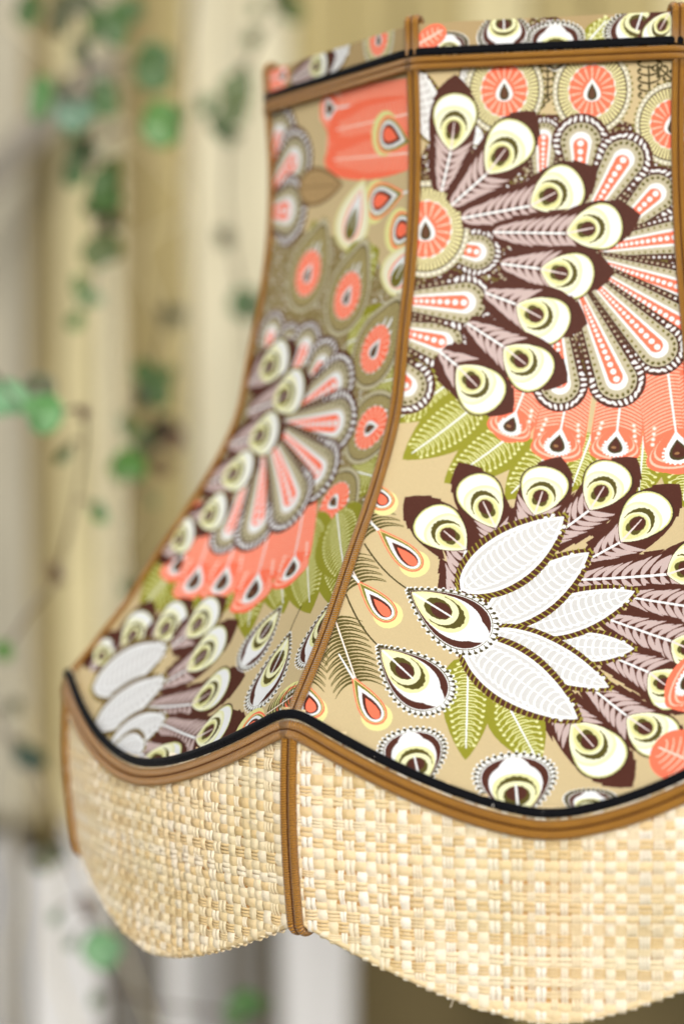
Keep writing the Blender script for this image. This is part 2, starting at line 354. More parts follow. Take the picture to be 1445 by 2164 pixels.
def d_eye(C, b, p, q, t, w):
    b, p, q, t = map(np.asarray, (b, p, q, t)); rd = random.Random(int(b[0]*7+b[1]*13))
    f = Fr(b, p); g = Fr(p, q); hw = w*.47
    # plume body with a ragged edge
    n = 9; body = []
    for s in np.linspace(0, 1, n): body.append(f((hw*(.45+.75*s**.7), f.L*s))[0])
    e = Fr(p, t); d = []
    for s, k in ((0, 1.02), (.2, 1.15), (.4, 1.2), (.55, 1.15), (.67, 1.0), (.69, 1.07), (.78, .84), (.80, .90), (.89, .58), (.95, .36), (.99, .14)): d.append((w/2*k, e.L*s))
    dl = [(-x, y) for x, y in d][::-1]
    left = [f((-hw*(.45+.75*s**.7), f.L*s))[0] for s in np.linspace(0, 1, n)][::-1]
    C.poly(np.concatenate([np.array(body), e(d), e([(0, e.L*1.02)]), e(dl), np.array(left)]), BRN)
    for s in (.3, .55, .8):
        for sx in (-1, 1): C.line(f([(sx*hw*(.4+.72*s**.7), f.L*s-1), (sx*hw*(.75+.6*s), f.L*s+w*.34)]), w*.14, .05, BRN)
    step = w*.19; y = f.L*.02
    while y < f.L*1.06:
        s = min(y/f.L, 1); h = hw*(.45+.7*s**.7)*rd.uniform(.86, .98)
        for sx in (-1, 1):
            c = curve((sx*.15, y), (sx*h*.5, y+w*.05), (sx*h, y+w*.40), 9); tw = np.array([.24, .48, .64, .72, .72, .65, .52, .32, .08])*step*(.62+.38*s); tn = unit(np.gradient(f(c), axis=0)); tp = np.stack([-tn[:, 1], tn[:, 0]], 1)*tw[:, None]/2; C.poly(np.concatenate([f(c)+tp, (f(c)-tp)[::-1]]), MAU)
        y += step
    C.line(f([(0, 0), (0, f.L)]), w*.055, w*.06, WHT)
    L = g.L
    C.poly(g(tear(L*1.04, w*1.07, -L*.02, .85)), (60, 40, 26)); C.poly(g(tear(L*1.0, w, 0, .85)), (212, 212, 138))
    C.poly(g(tear(L*.94, w*.92, L*.035, .8)), WHT)
    C.poly(g(tear(L*.78, w*.86, 0, .8)), (228, 228, 176))
    C.poly(g(tear(L*.73, w*.80, 0, .8)), (238, 238, 204))
    # the jagged dark arch
    arch = [(w*.335*math.cos(x)*(1+.03*(i % 2)), L*.40+L*.29*math.sin(x)*(1+.05*(i % 2))) for i, x in enumerate(np.linspace(-.15, math.pi+.15, 22))]
    inn = [(w*.29*math.cos(x), L*.38+L*.225*math.sin(x)) for x in np.linspace(-.15, math.pi+.15, 22)][::-1]
    C.poly(g(arch+inn), (84, 76, 28))
    C.poly(g(tear(L*.56, w*.56, L*.02, .7)), (238, 238, 188))
    C.poly(g(tear(L*.5, w*.47, L*.06, .6)), (216, 214, 148))
    C.dot(g((0, L*.385))[0], w*.19, L*.15, g.ang-math.pi/2, (84, 76, 28)); C.dot(g((-w*.07, L*.30))[0], w*.11, L*.10, g.ang-math.pi/2, (84, 76, 28)); C.dot(g((w*.07, L*.30))[0], w*.11, L*.10, g.ang-math.pi/2, (84, 76, 28))
    C.dot(g((0, L*.40))[0], w*.165, L*.13, g.ang-math.pi/2, BRN)
    C.line(g([(0, 0), (0, L*.22), (0, L*.50)]), w*.06, w*.028, (226, 212, 206))
def d_drop(C, p, q, w):
    g = Fr(p, q); L = g.L
    T0 = tear(L*1.13, w*1.16, -L*.05, .95); C.poly(g(T0), WHT)
    for i, x in enumerate(np.linspace(.04, .96, 40)*2*math.pi):
        k = abs(math.sin(x/2))**.95; pt = (w*1.2/2*math.sin(x)*k/.72, -L*.06+L*1.16*(1-math.cos(x))/2); ct = (w*1.02/2*math.sin(x)*k/.72, -L*.0+L*1.03*(1-math.cos(x))/2)
        C.dot(g(pt)[0], .55, col=WHT, k=8)
        m1 = np.array(pt)*.62+np.array(ct)*.38
        C.line(g([ct, m1]), .34, .3, DOL); C.dot(g(m1)[0], .62, .5, 0, DOL, 8)
    C.poly(g(tear(L*1.04, w*1.03, -L*.02, .95)), (70, 60, 28)); C.poly(g(tear(L*1.02, w*1.0, -L*.005, .95)), WHT); C.poly(g(tear(L*1.0, w*.96, L*.0, .95)), BRN)
    C.poly(g(tear(L*1.0, w*.5, L*.02, .5)), WHT); C.poly(g(tear(L*.89, w*.74, L*.02, .75)), WHT)
    C.poly(g(tear(L*.72, w*.66, L*.02, .8)), (226, 225, 164))
    arch = [(w*.30*math.cos(x)*(1+.04*(i % 2)), L*.43+L*.26*math.sin(x)*(1+.05*(i % 2))) for i, x in enumerate(np.linspace(-.3, math.pi+.3, 22))]
    inn = [(w*.25*math.cos(x), L*.40+L*.19*math.sin(x)) for x in np.linspace(-.3, math.pi+.3, 22)][::-1]
    C.poly(g(arch+inn), (84, 76, 28))
    C.poly(g(tear(L*.55, w*.52, L*.06, .8)), (232, 231, 184)); 
    C.dot(g((0, L*.37))[0], w*.21, L*.17, g.ang-math.pi/2, (84, 76, 28)); C.dot(g((0, L*.41))[0], w*.165, L*.12, g.ang-math.pi/2, BRN)
    C.line(g([(0, L*.04), (0, L*.56)]), w*.05, w*.035, WHT)
def d_small(C, p, c, w):
    g = Fr(p, c); L = g.L; r = w/2
    C.dot(g((0, L+r*.25))[0], r*1.22, r*1.25, 0, (226, 222, 150), 26)
    C.poly(g(tear(L+r*.95, w*1.05, 0, 1.5)), COR); C.poly(g(tear(L*.9+r*.8, w*.90, L*.1, 1.35)), (238, 226, 150)); C.poly(g(tear(L*.86+r*.76, w*.84, L*.14, 1.3)), (128, 122, 50))
    C.poly(g(tear(L*.72+r*.70, w*.74, L*.28, 1.2)), WHT); C.poly(g(tear(L*.52+r*.55, w*.54, L*.46, 1.1)), BRN); C.poly(g(tear(L*.42+r*.36, w*.38, L*.60, 1.0)), COR)
    C.line(g([(0, -L*.5), (0, L*.12)]), .5, .9, WHT)
def d_pale(C, t, b, w):
    g = Fr(t, b); L = g.L
    C.poly(g(tear(L*1.06, w*1.25, -L*.04, 1.0)), (224, 220, 160)); C.poly(g(tear(L*.93, w*1.05, L*.02, 1.0)), (238, 234, 204)); C.poly(g(tear(L*.75, w*.6, L*.13, 1.0)), COR); C.poly(g(tear(L*.72, w*.5, L*.15, 1.0)), WHT); C.poly(g(tear(L*.5, w*.36, L*.36, 1.0)), OLV); C.line(g([(0, L*.2), (0, L*.7)]), .8, .5, WHT)
def d_taupe(C, b, t, w):
    f = Fr(b, t); C.poly(f(leafs(f.L, w*1.15, 0, .5)), (128, 102, 66)); C.poly(f(leafs(f.L*.9, w*.92, f.L*.04, .5)), (184, 154, 106)); C.line(f([(0, 0), (0, f.L*.9)]), .5, .4, (128, 102, 66))
    for s in np.linspace(.1, .82, 10):
        for sx in (-1, 1): C.line(f(curve((0, f.L*s), (sx*w*.2, f.L*s+.2), (sx*w*.40*min(1, (1-s)*2.2), f.L*s+1.6))), .5, .4, (128, 102, 66))
def d_corals(C, p):
    C.poly(p, COR); lo, hi = p.min(0), p.max(0); r = random.Random(5)
    for y in np.arange(lo[1], hi[1], 1.5):
        for x in np.arange(lo[0], hi[0], 2.2):
            q = np.array([x+r.uniform(-.4, .4), y]); a, b = p, np.roll(p, -1, 0); c = ((a[:, 1] > q[1]) != (b[:, 1] > q[1])) & (q[0] < (b[:, 0]-a[:, 0])*(q[1]-a[:, 1])/(b[:, 1]-a[:, 1]+1e-9)+a[:, 0])
            if c.sum() % 2: C.line(curve(q, q+(1, -.2), q+(1.7, .9), 5), .4, .3, PNK if r.random() < .7 else (226, 88, 58))
    C.line(np.concatenate([p, p[:1]]), .8, .8, PNK)
def d_stem(C, a, b, c): C.line(curve(a, np.array(b)*2-(np.array(a)+np.array(c))/2, c, 14), .55, .5, DOL)
def d_fringe(C, b, t, w, n):
    f = Fr(b, t); n = max(6, int(f.L/1.25))
    C.line(f([(0, 0), (0, f.L)]), .5, .7, (240, 226, 214))
    for i in range(n):
        y = f.L*(i+.5)/n
        for sx in (-1, 1): C.line(f(curve((sx*.3, y), (sx*w*.4, y-.5), (sx*w*.78, y+w*.42*(1 if i % 2 else .8)))), 1.05, .14, (86, 78, 34))
def print_cloth(name, table):
    C = Cloth(); fn = dict(dropflower=d_dropflower, mass=d_mass, massl=d_massl, coralleaf=d_coralleaf, sprig=d_sprig, white=d_white, green=d_green, coral=d_coral, petal=d_petal, flower=d_flower, bandflower=d_flower, eye=d_eye, drop=d_drop, small=d_small, pale=d_pale, taupe=d_taupe, corals=d_corals, stem=d_stem, fringe=d_fringe)
    npt = dict(dropflower=2, mass=0, massl=0, coralleaf=2, corals=0, sprig=2, white=2, green=2, coral=2, petal=2, flower=2, bandflower=2, eye=4, drop=2, small=2, pale=2, taupe=2, stem=3, fringe=2)
    for row in table.strip().splitlines():
        r = row.split(); v = [float(x) for x in r[1:]]; n = npt[r[0]] or len(v)//2; p = [np.array(v[2*i:2*i+2]) for i in range(n)]
        if npt[r[0]] == 0: fn[r[0]](C, np.array(p))
        else: fn[r[0]](C, *p, *v[2*n:])
    a = C.a.astype(np.float32)/255
    a *= 1+RNG.normal(0, .018, a.shape[:2]+(1,)).astype(np.float32)              # ink grain
    specks = RNG.random(a.shape[:2]) < .012; a[specks] = a[specks]*.75+.25*np.array((.86, .74, .62), np.float32)
    img = bpy.data.images.new(name, C.w, C.h); px = np.ones((C.h, C.w, 4), np.float32); px[..., :3] = np.clip(a, 0, 1)[::-1]
    img.pixels.foreach_set(px.ravel()); img.update(); img.pack()
    return img

FRONT_PRINT = """
mass -45.2 38.1 -28.2 4.3 -2.7 21.0 23.2 22.7 44.7 32.4 51.4 48.5 51.1 107.6 31.2 115.9 4.4 115.4 -29.7 108.0 -46.3 115.5 -47.3 48.2
sprig 1.1 15.7 1.2 3.5 7.5
sprig 36.0 18.5 35.7 5.7 10.1
sprig 44.1 11.4 38.1 5.8 5.3
sprig -6.9 23.6 0.7 15.1 4.2
white -38.2 30.0 -43.9 3.6 10.5
white -22.1 30.6 -28.3 22.8 6.1
white -22.0 10.7 -28.9 4.3 8.1
green -27.6 112.0 -51.4 129.1 14.2
green -20.6 121.2 -47.2 143.3 16.9
green -6.3 130.4 -32.6 151.8 16.5
green 5.9 136.0 -12.0 157.5 14.7
green 16.6 133.4 9.4 154.7 13.0
green 34.2 131.0 32.2 158.5 16.6
green 48.4 140.3 47.0 161.8 14.4
coral -2.1 106.7 -13.3 136.3 15.8
coral 9.8 111.8 3.7 144.3 17.9
coral 27.2 112.2 23.7 145.1 17.4
coral 41.2 106.2 46.5 149.7 22.2
coral 53.1 111.3 57.4 147.5 17.9
flower -13.9 12.4 -13.8 3.9 14.4
flower 16.4 13.7 16.5 5.2 14.2
flower 43.7 26.2 43.7 17.8 13.4
petal -56.3 104.5 -41.2 124.4 18.8
petal -55.1 95.1 -25.4 103.6 18.3
petal -52.5 85.3 -17.0 87.2 19.3
petal -43.0 64.2 -14.8 70.6 16.2
petal -1.1 50.7 -0.1 21.8 13.1
petal 11.9 48.3 12.7 21.3 18.4
petal 23.1 63.9 45.0 43.3 17.3
petal 12.9 60.8 32.3 29.2 18.3
petal 10.9 69.5 55.3 63.8 15.7
petal 12.9 71.3 60.5 88.1 16.3
petal 13.6 74.1 60.4 105.6 17.9
petal 4.2 90.7 6.2 125.9 17.6
petal 16.4 79.8 45.2 111.3 17.9
petal 12.3 84.6 28.6 124.2 18.1
flower -41.6 60.0 -41.7 51.2 16.2
eye -36.1 46.8 -32.7 32.6 -30.3 12.7 -31.0 6.6 14.0
eye -32.6 51.8 -20.1 41.0 -6.9 24.3 -3.4 20.3 15.1
eye -29.1 56.5 -5.0 52.8 12.6 43.9 17.7 41.0 15.4
eye -18.0 61.7 7.3 62.8 26.5 59.5 32.4 57.3 14.7
eye -15.1 73.0 -1.5 75.1 16.7 79.5 23.5 77.2 14.7
eye -20.5 83.2 -9.6 87.6 7.6 97.5 14.4 94.9 15.4
eye -26.6 94.1 -13.7 102.8 1.4 115.3 7.8 115.4 14.9
eye -35.7 104.4 -29.7 109.4 -15.8 123.9 -10.7 125.6 15.1
eye -27.8 198.4 -24.4 177.0 -40.0 163.5 -45.6 158.5 15.0
eye -9.8 187.6 -14.9 168.4 -24.3 148.9 -28.2 144.5 13.8
eye -7.4 182.3 -2.2 163.2 2.7 145.6 6.0 142.0 14.6
eye -1.8 176.1 16.2 161.5 25.4 144.6 31.3 143.0 14.7
eye 16.0 180.0 26.6 173.8 40.2 157.5 45.4 153.8 14.9
eye 10.9 187.5 41.6 187.0 55.6 182.7 61.5 180.8 16.5
eye 27.6 194.1 51.1 199.9 61.1 204.1 65.4 205.4 14.7
eye 21.0 201.5 43.0 211.2 55.2 218.3 59.4 220.3 14.2
eye 19.0 213.0 36.0 221.8 47.3 232.3 50.8 235.8 13.5
eye 15.5 224.3 29.3 236.8 43.3 248.2 47.2 250.9 13.7
eye 3.8 226.7 12.1 238.4 26.2 256.0 30.8 261.0 14.9
green -21.6 216.4 -20.4 252.7 14.5
green -9.9 229.7 2.2 252.7 15.3
white 3.4 211.2 31.8 213.3 10.6
white -5.7 205.7 32.0 192.3 14.0
white -17.7 205.0 16.8 176.8 15.8
white -25.8 193.1 8.2 163.3 18.0
white -16.1 206.6 24.2 226.8 13.2
white -24.1 210.8 14.5 237.8 17.0
coral 60.6 232.0 42.2 223.3 20.5
coralleaf 52.0 255.2 37.5 247.4 14.6
stem -58.2 177.1 -50.5 187.1 -41.8 193.8
stem -62.8 196.8 -56.6 208.2 -50.1 215.3
fringe -60.8 161.7 -54.2 171.8 10.9 1.0
fringe -64.5 182.2 -58.4 192.8 10.6 1.0
fringe -65.9 205.7 -56.4 229.1 10.7 2.8
fringe -73.2 212.6 -73.4 230.6 9.0 1.0
small -55.3 170.0 -41.8 182.9 8.4
small -60.1 190.7 -49.1 202.5 8.1
small -58.7 226.0 -49.6 239.8 8.2
small -72.5 230.9 -70.1 239.9 8.5
small -57.9 151.9 -53.3 159.9 7.9
drop -41.8 194.1 -16.0 209.7 16.9
drop -50.1 215.7 -29.4 233.9 16.0
drop -33.3 263.6 -38.6 245.4 16.8
drop -3.0 272.1 -5.7 251.5 20.0
drop 18.2 271.2 18.5 262.6 12.4
drop -33.3 1.3 -32.7 -7.6 9.9
coralleaf -44.2 -4.8 -34.3 -10.0 6.3
mass -4.3 -12.2 2.9 -12.9 11.0 -7.9 13.0 -4.2 -3.3 -4.5 -6.9 -8.2
green 15.1 -3.1 22.2 -10.9 6.2
drop -14.0 -15.7 -13.6 -2.4 14.4
drop 3.8 5.5 3.9 -9.2 15.3
drop 34.3 -14.4 29.2 0.6 16.3
eye 45.3 -13.8 42.8 -11.9 36.2 -0.1 33.2 2.8 9.2
"""
LEFT_PRINT = """
massl -45.2 55.2 -26.0 52.1 20.0 62.0 49.2 90.2 63.1 147.0 58.1 177.7 9.7 161.2 -6.1 179.0 -34.6 192.3 -58.9 184.0 -51.5 89.9
corals -11.1 6.0 -0.5 3.4 29.8 6.2 45.6 12.1 44.7 34.4 39.4 37.1 18.0 32.3 1.3 31.7 -9.0 28.8 -6.7 16.5 -11.6 11.8
coral 51.5 13.5 -11.3 8.7 15.0
coralleaf 51.1 18.8 -7.6 17.3 14.0
coralleaf 50.7 33.1 -9.8 27.7 14.0
small 44.7 29.3 30.1 23.9 13.0
small 41.3 46.0 24.5 47.2 13.0
small 52.3 59.7 39.5 59.3 13.0
pale 15.2 38.6 5.5 62.6 17.0
pale 46.5 65.2 36.9 81.8 17.0
petal -48.3 24.7 -32.4 4.0 24.0
petal -49.5 35.1 -19.2 18.5 24.0
petal -53.2 42.3 -21.1 44.6 26.0
taupe -27.8 35.8 2.3 38.2 13.0
green -14.0 81.0 -16.3 49.7 18.0
green 8.1 74.9 27.4 65.4 20.0
green 15.1 98.9 49.2 90.2 18.0
green 34.3 115.0 51.4 113.0 17.0
green 34.9 146.9 59.2 151.5 20.0
green 36.4 165.1 84.4 206.2 24.0
dropflower -17.6 69.6 -13.7 61.4 14.5
dropflower 10.5 80.5 13.9 72.5 14.5
dropflower 33.7 102.0 38.6 93.6 14.5
dropflower 39.2 131.0 47.9 129.5 14.5
dropflower 33.1 159.9 51.5 170.2 14.5
green -11.6 170.3 18.3 214.2 22.0
green 2.6 171.5 35.0 203.7 22.0
green 18.2 166.7 52.8 203.6 24.0
green 38.0 164.0 64.6 190.8 22.0
green -46.3 185.2 -59.1 210.3 30.0
green -32.2 183.6 -35.5 212.8 30.0
green -16.6 187.3 -14.2 212.8 24.0
coral -53.6 161.3 -47.8 197.0 20.0
coral -42.5 158.6 -32.4 203.2 22.0
coral -27.1 156.9 -14.6 201.8 22.0
coral -10.0 155.6 9.5 204.3 24.0
coral 13.2 161.9 28.9 193.6 20.0
petal -38.4 103.9 -37.6 82.2 18.0
petal -26.7 103.1 -21.9 88.0 18.0
petal -19.2 112.7 -7.9 89.0 20.0
petal -8.4 118.3 7.9 97.2 22.0
petal -21.2 127.1 23.7 109.5 24.0
petal -20.8 128.5 29.6 128.5 24.0
petal -20.5 131.1 25.4 153.2 25.0
petal -33.0 147.9 -26.7 182.6 20.0
petal -27.7 137.2 -8.3 179.1 24.0
petal -24.1 135.1 12.0 167.4 25.0
eye -49.0 111.6 -42.2 107.8 -22.8 100.6 -17.5 98.9 16.0
eye -45.8 122.6 -29.3 119.6 -8.6 113.1 -4.6 111.4 16.0
eye -53.2 136.2 -40.8 133.7 -21.3 130.4 -16.8 129.8 16.0
eye -60.1 154.3 -48.9 150.8 -31.3 144.9 -27.3 144.1 16.0
eye -59.0 170.1 -50.4 169.9 -37.7 162.0 -34.5 161.0 16.0
eye -66.7 184.7 -60.5 182.0 -50.4 173.7 -48.9 172.0 16.0
eye -67.5 239.6 -67.3 236.9 -65.2 225.6 -65.1 221.1 15.0
eye -58.2 230.3 -56.8 227.4 -53.0 211.0 -53.6 206.0 17.0
eye -42.4 223.9 -40.7 221.1 -31.8 205.6 -28.8 202.8 17.0
eye -28.1 221.8 -22.8 217.0 -12.4 202.0 -8.7 200.1 16.0
eye -22.2 237.6 -11.7 229.7 2.3 213.0 6.5 208.2 16.0
eye -23.7 247.1 4.3 242.1 21.2 230.8 30.1 229.0 16.0
eye -10.2 251.3 21.1 254.4 37.8 245.8 50.7 248.1 16.0
eye -17.7 261.2 -5.5 265.0 18.6 267.0 24.8 265.6 17.0
white -61.2 246.1 -30.2 221.7 21.0
white -46.5 260.1 -20.9 233.9 18.0
white -31.0 265.3 -6.7 248.7 17.0
white -27.9 266.1 -8.5 262.2 14.0
stem 45.1 201.3 45.1 207.8 46.0 212.7
drop 31.1 202.7 25.0 224.5 15.0
drop 46.0 212.7 49.0 239.8 15.5
drop 63.4 199.7 68.0 223.1 15.0
small 80.6 234.1 70.3 238.3 14.0
small 68.2 249.1 54.4 248.3 12.0
fringe 59.5 242.9 74.6 232.4 7.0 7.0
coral -64.9 -9.6 -32.6 -8.6 10.0
flower 26.6 -10.8 26.7 -15.6 10.0
white -8.3 -6.5 9.1 -12.0 9.0
eye -30.5 -5.9 -18.3 -7.2 -6.3 -9.4 -0.5 -10.0 10.0
"""

# ---------------------------------------------------------------- materials of the shade
def cotton(name, img):
    M = mat(name, None, .65, .18, bumps=(('noise', 28, .16, .004, 'Object', (1, 1, .5)), ('noise', 900, .2, .0005, 'Object', (1, 1, 1))))
    t = M.node_tree; uv = t.nodes.new('ShaderNodeUVMap'); uv.uv_map = 'print'; fz = t.nodes.new('ShaderNodeTexNoise'); fz.inputs['Scale'].default_value = 1500; tc0 = t.nodes.new('ShaderNodeTexCoord'); t.links.new(tc0.outputs['Object'], fz.inputs[0])
    va = t.nodes.new('ShaderNodeVectorMath'); va.operation = 'MULTIPLY_ADD'; va.inputs[1].default_value = (.0016, .0010, 0); t.links.new(fz.outputs['Color'], va.inputs[0])          # ink creeping along the threads
    vs = t.nodes.new('ShaderNodeVectorMath'); vs.operation = 'SUBTRACT'; vs.inputs[1].default_value = (.0008, .0005, 0); t.links.new(uv.outputs[0], vs.inputs[0]); t.links.new(vs.outputs[0], va.inputs[2])
    tx = t.nodes.new('ShaderNodeTexImage'); tx.image = img; tx.interpolation = 'Cubic'; tx.extension = 'EXTEND'
    t.links.new(va.outputs[0], tx.inputs[0])
    b = t.nodes['Principled BSDF']
    nz = t.nodes.new('ShaderNodeTexNoise'); nz.inputs['Scale'].default_value = 14; tc = t.nodes.new('ShaderNodeTexCoord'); t.links.new(tc.outputs['Object'], nz.inputs[0])
    mr = t.nodes.new('ShaderNodeMapRange'); mr.inputs[3].default_value = .94; mr.inputs[4].default_value = 1.05; t.links.new(nz.outputs[0], mr.inputs[0])
    hs = t.nodes.new('ShaderNodeHueSaturation'); t.links.new(mr.outputs[0], hs.inputs['Value']); t.links.new(tx.outputs[0], hs.inputs['Color']); t.links.new(hs.outputs[0], b.inputs['Base Color'])
    return M
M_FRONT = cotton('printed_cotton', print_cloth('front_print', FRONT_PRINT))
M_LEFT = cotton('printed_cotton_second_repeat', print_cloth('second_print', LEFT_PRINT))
M_LIN = mat('lining_cloth', (226, 214, 190), .8)
M_BRAID = mat('caramel_satin_braid', (170, 116, 28), .40, .55, bumps=(('DIAGONAL', 3.0, .8, .0006, 'UV', (1, .35, 1)), ('noise', 700, .25, .0004, 'Object', (1, 1, 1))), mottling=((90, (150, 98, 22), .4, (1, 1, 1)),), sheen=.25)
M_STITCH = mat('brown_braid_stitch', (112, 66, 18), .6, .3, bumps=(('X', 1.6, .9, .001, 'UV', (1, 1, 1)),))
M_VELVET = mat('black_velvet_ribbon', (8, 9, 13), .85, .15, bumps=(('noise', 1500, .5, .0006, 'Object', (1, 1, 1)),), sheen=.08)
M_LINT = mat('pale_lint', (214, 210, 200), .9)
M_RAF = []
for i, c in enumerate(((241, 223, 186), (236, 212, 166), (245, 231, 204), (229, 200, 148), (248, 239, 221))):
    M_RAF.append(mat('straw_raffia' if i == 0 else 'straw_raffia_tone', c, .30, .6, bumps=(('noise', 60, .35, .0005, 'UV', (.25, 14, 1)),), vary=.035, mottling=((34, tuple(int(v*.90) for v in c[:2])+(int(c[2]*.80),), .4, (1, 1, 1)),)))
M_BACK = mat('raffia_backing', (202, 154, 92), .8, bumps=(('noise', 400, .4, .001, 'Object', (1, 1, 1)),))
M_WIRE = mat('white_coated_wire', (220, 216, 205), .4)

# ---------------------------------------------------------------- the lampshade
shade_root = tag(empty('lampshade', (0, 0, ZO-.10)), 'eight panelled scalloped lampshade in peacock feather cotton with woven raffia skirt', 'lampshade')
def local(v): return np.asarray(v)-np.array([0, 0, ZO-.10])
def part(name, V, Fc, m, uvs=None, parent=None, smooth=True): return mesh_obj(name, local(V), Fc, m, parent or shade_root, uvs, smooth)
for k in range(NP):
    A = arc_table(k); nu, nv = 29, 61
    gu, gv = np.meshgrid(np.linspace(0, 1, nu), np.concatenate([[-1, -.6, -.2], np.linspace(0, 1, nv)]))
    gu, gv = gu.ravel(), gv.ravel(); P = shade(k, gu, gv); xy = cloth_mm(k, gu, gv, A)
    eu = np.exp(-np.minimum(gu, 1-gu)/.05); ev = np.exp(-np.abs(1-gv)/.05)*(gv >= 0); nn = shade_n(k, gu, gv)       # slight puckers where the cloth is sewn down
    P = P+nn*(.00035*eu*np.sin(gv*46+k)*np.sin(gv*17+2*k)+.0004*ev*np.sin(gu*40+k)*np.sin(gu*13+1)-.0004*(eu+ev))[:, None]
    if k in (2, 4): xy[:, 0] *= -1
    uv = np.stack([(xy[:, 0]-X0)/(X1-X0), 1-(xy[:, 1]-Y0)/(Y1-Y0)], 1)
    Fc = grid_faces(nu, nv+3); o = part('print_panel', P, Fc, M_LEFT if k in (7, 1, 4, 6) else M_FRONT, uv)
    Pin = P-shade_n(k, gu, gv)*.0012; part('lining', Pin, [tuple(reversed(f)) for f in Fc], M_LIN, None, o)
def cord_sections(r, flat=.8, gap=1.0, lift=0.): return [circle(-r*gap, lift+r*flat*.55, r, r*flat, 10), circle(r*gap, lift+r*flat*.55, r, r*flat, 10)]
def braid(name, path, nrm, r, closed=False, lift=0., flat=.8, stitch=True):
    V, Fc, UV = sweep(path, nrm, cord_sections(r, flat, 1.0, lift), closed, 260.)
    o = part(name, V, Fc, M_BRAID, UV)
    if stitch:
        V, Fc, UV = sweep(path, nrm, [circle(0, lift+r*flat*.95, r*.30, r*.30, 6)], closed, 260.)
        part('braid_stitch', V, Fc, M_STITCH, UV, o)
    return o
def rib_path(k, t0, t1, n=60, extra=0.):
    a = RIB_A[k]; t = np.linspace(t0, t1, n); R = rib_r(np.clip(t, 0, 1))+extra; z = np.where(t >= 0, ZB+(ZS-ZB)*t, ZB+(ZTOP-ZB)*(-t)/.2)
    P = np.stack([R*math.cos(a), R*math.sin(a), z+ZO], 1); T = np.gradient(P, axis=0); out = np.array([math.cos(a), math.sin(a), 0])
    return P, unit(out-T*(T@out)[:, None]/((T*T).sum(1)[:, None]))
for k in range(NP):
    P, N = rib_path(k, .02, .995); braid('rib_braid', P, N, .00122)
    # tab of braid that folds over the top edge, from under the black ribbon to the inside
    a = RIB_A[k]; R0 = RIB_R[0]; o = np.array([math.cos(a), math.sin(a), 0]); zz = ZO
    pts = [o*R0+[0, 0, zz+ZB+.001], o*(R0+.0003)+[0, 0, zz+ZTOP-.001]]
    pts += [o*(R0-.0012+.0017*math.cos(x))+[0, 0, zz+ZTOP+.0002+.0014*math.sin(x)] for x in np.linspace(.2, math.pi-.1, 7)]+[o*(R0-.003)+[0, 0, zz+ZTOP-.008]]
    pts = np.array(pts); T = unit(np.gradient(pts, axis=0)); side = np.cross(o, [0, 0, 1.]); braid('tab_braid', pts, np.cross(side, T)*-1 if np.dot(np.cross(side, T[0]), o) < 0 else np.cross(side, T), .0014)
def ring(fn, n=40):
    P = np.concatenate([fn(k, np.linspace(0, 1, n, endpoint=False))[0] for k in range(NP)]); N = np.concatenate([fn(k, np.linspace(0, 1, n, endpoint=False))[1] for k in range(NP)])
    return P, N
def smooth_ring(P, it, N=None):
    for _ in range(it): P = .25*np.roll(P, 1, 0)+.5*P+.25*np.roll(P, -1, 0)
    return P
def top_line(dz, off):
    def fn(k, u):
        P = shade(k, u, np.zeros_like(u)); a, b = pair(k); n = np.array([math.cos((a+b)/2), math.sin((a+b)/2), 0]); N = np.tile(n, (len(u), 1)); return P+N*off+[0, 0, dz], N
    return fn
def loop(fn, it=3, n=40):
    P, N = ring(fn, n); return smooth_ring(P, it), unit(smooth_ring(N, it+1))
ribbon = lambda w, h: [[(w/2*math.copysign(abs(math.cos(t))**.6, math.cos(t)), h*.4+h*.6*math.copysign(abs(math.sin(t))**.8, math.sin(t))) for t in np.linspace(0, 2*math.pi, 14, endpoint=False)]]
P, N = loop(top_line(.0019, .0014)); V, Fc, UV = sweep(P, N, ribbon(.0028, .0014), True, 260); top_ribbon = part('top_ribbon', V, Fc, M_VELVET, UV)
P, N = loop(top_line(-.0022, .0012)); braid('top_braid', P, N, .00122, True, flat=.95)
def seam_line(dn, off):
    def fn(k, u):
        if dn >= 0:                       # below the seam line, on the skirt
            z = ZS-dip(u, k)-dn; P = skirt(k, u, z); Q = skirt(k, u, z, 1.0); N = Q-P; N = unit(N+[0, 0, .25])
        else:
            P = shade(k, u, np.ones_like(u)); N = shade_n(k, u, np.full_like(u, .995)); d = unit(shade(k, u, np.full_like(u, .98))-P); P = P+d*(-dn)
        return P+N*off, N
    return fn
P, N = loop(seam_line(-.0012, .0021), 4, 60); V, Fc, UV = sweep(P, N, ribbon(.0029, .0021), True, 260); seam_ribbon = part('seam_ribbon', V, Fc, M_VELVET, UV)
P2, N2 = loop(seam_line(.0027, .0012), 4, 60); braid('seam_braid', P2, N2, .0015, True, flat=.95)
# specks of lint caught on the velvet
LV, LF = [], []
for _ in range(60):
    i = random.randrange(len(P)); c = P[i]+N[i]*.0023+RNG.normal(0, .0011, 3); s = random.uniform(.00006, .0002); b = len(LV)
    LV += [c+RNG.normal(0, s, 3) for _ in range(4)]; LF += [(b, b+1, b+2), (b, b+2, b+3), (b+1, b+2, b+3), (b, b+1, b+3)]
tag(part('lint', LV, LF, M_LINT, None, seam_ribbon), kind='stuff')
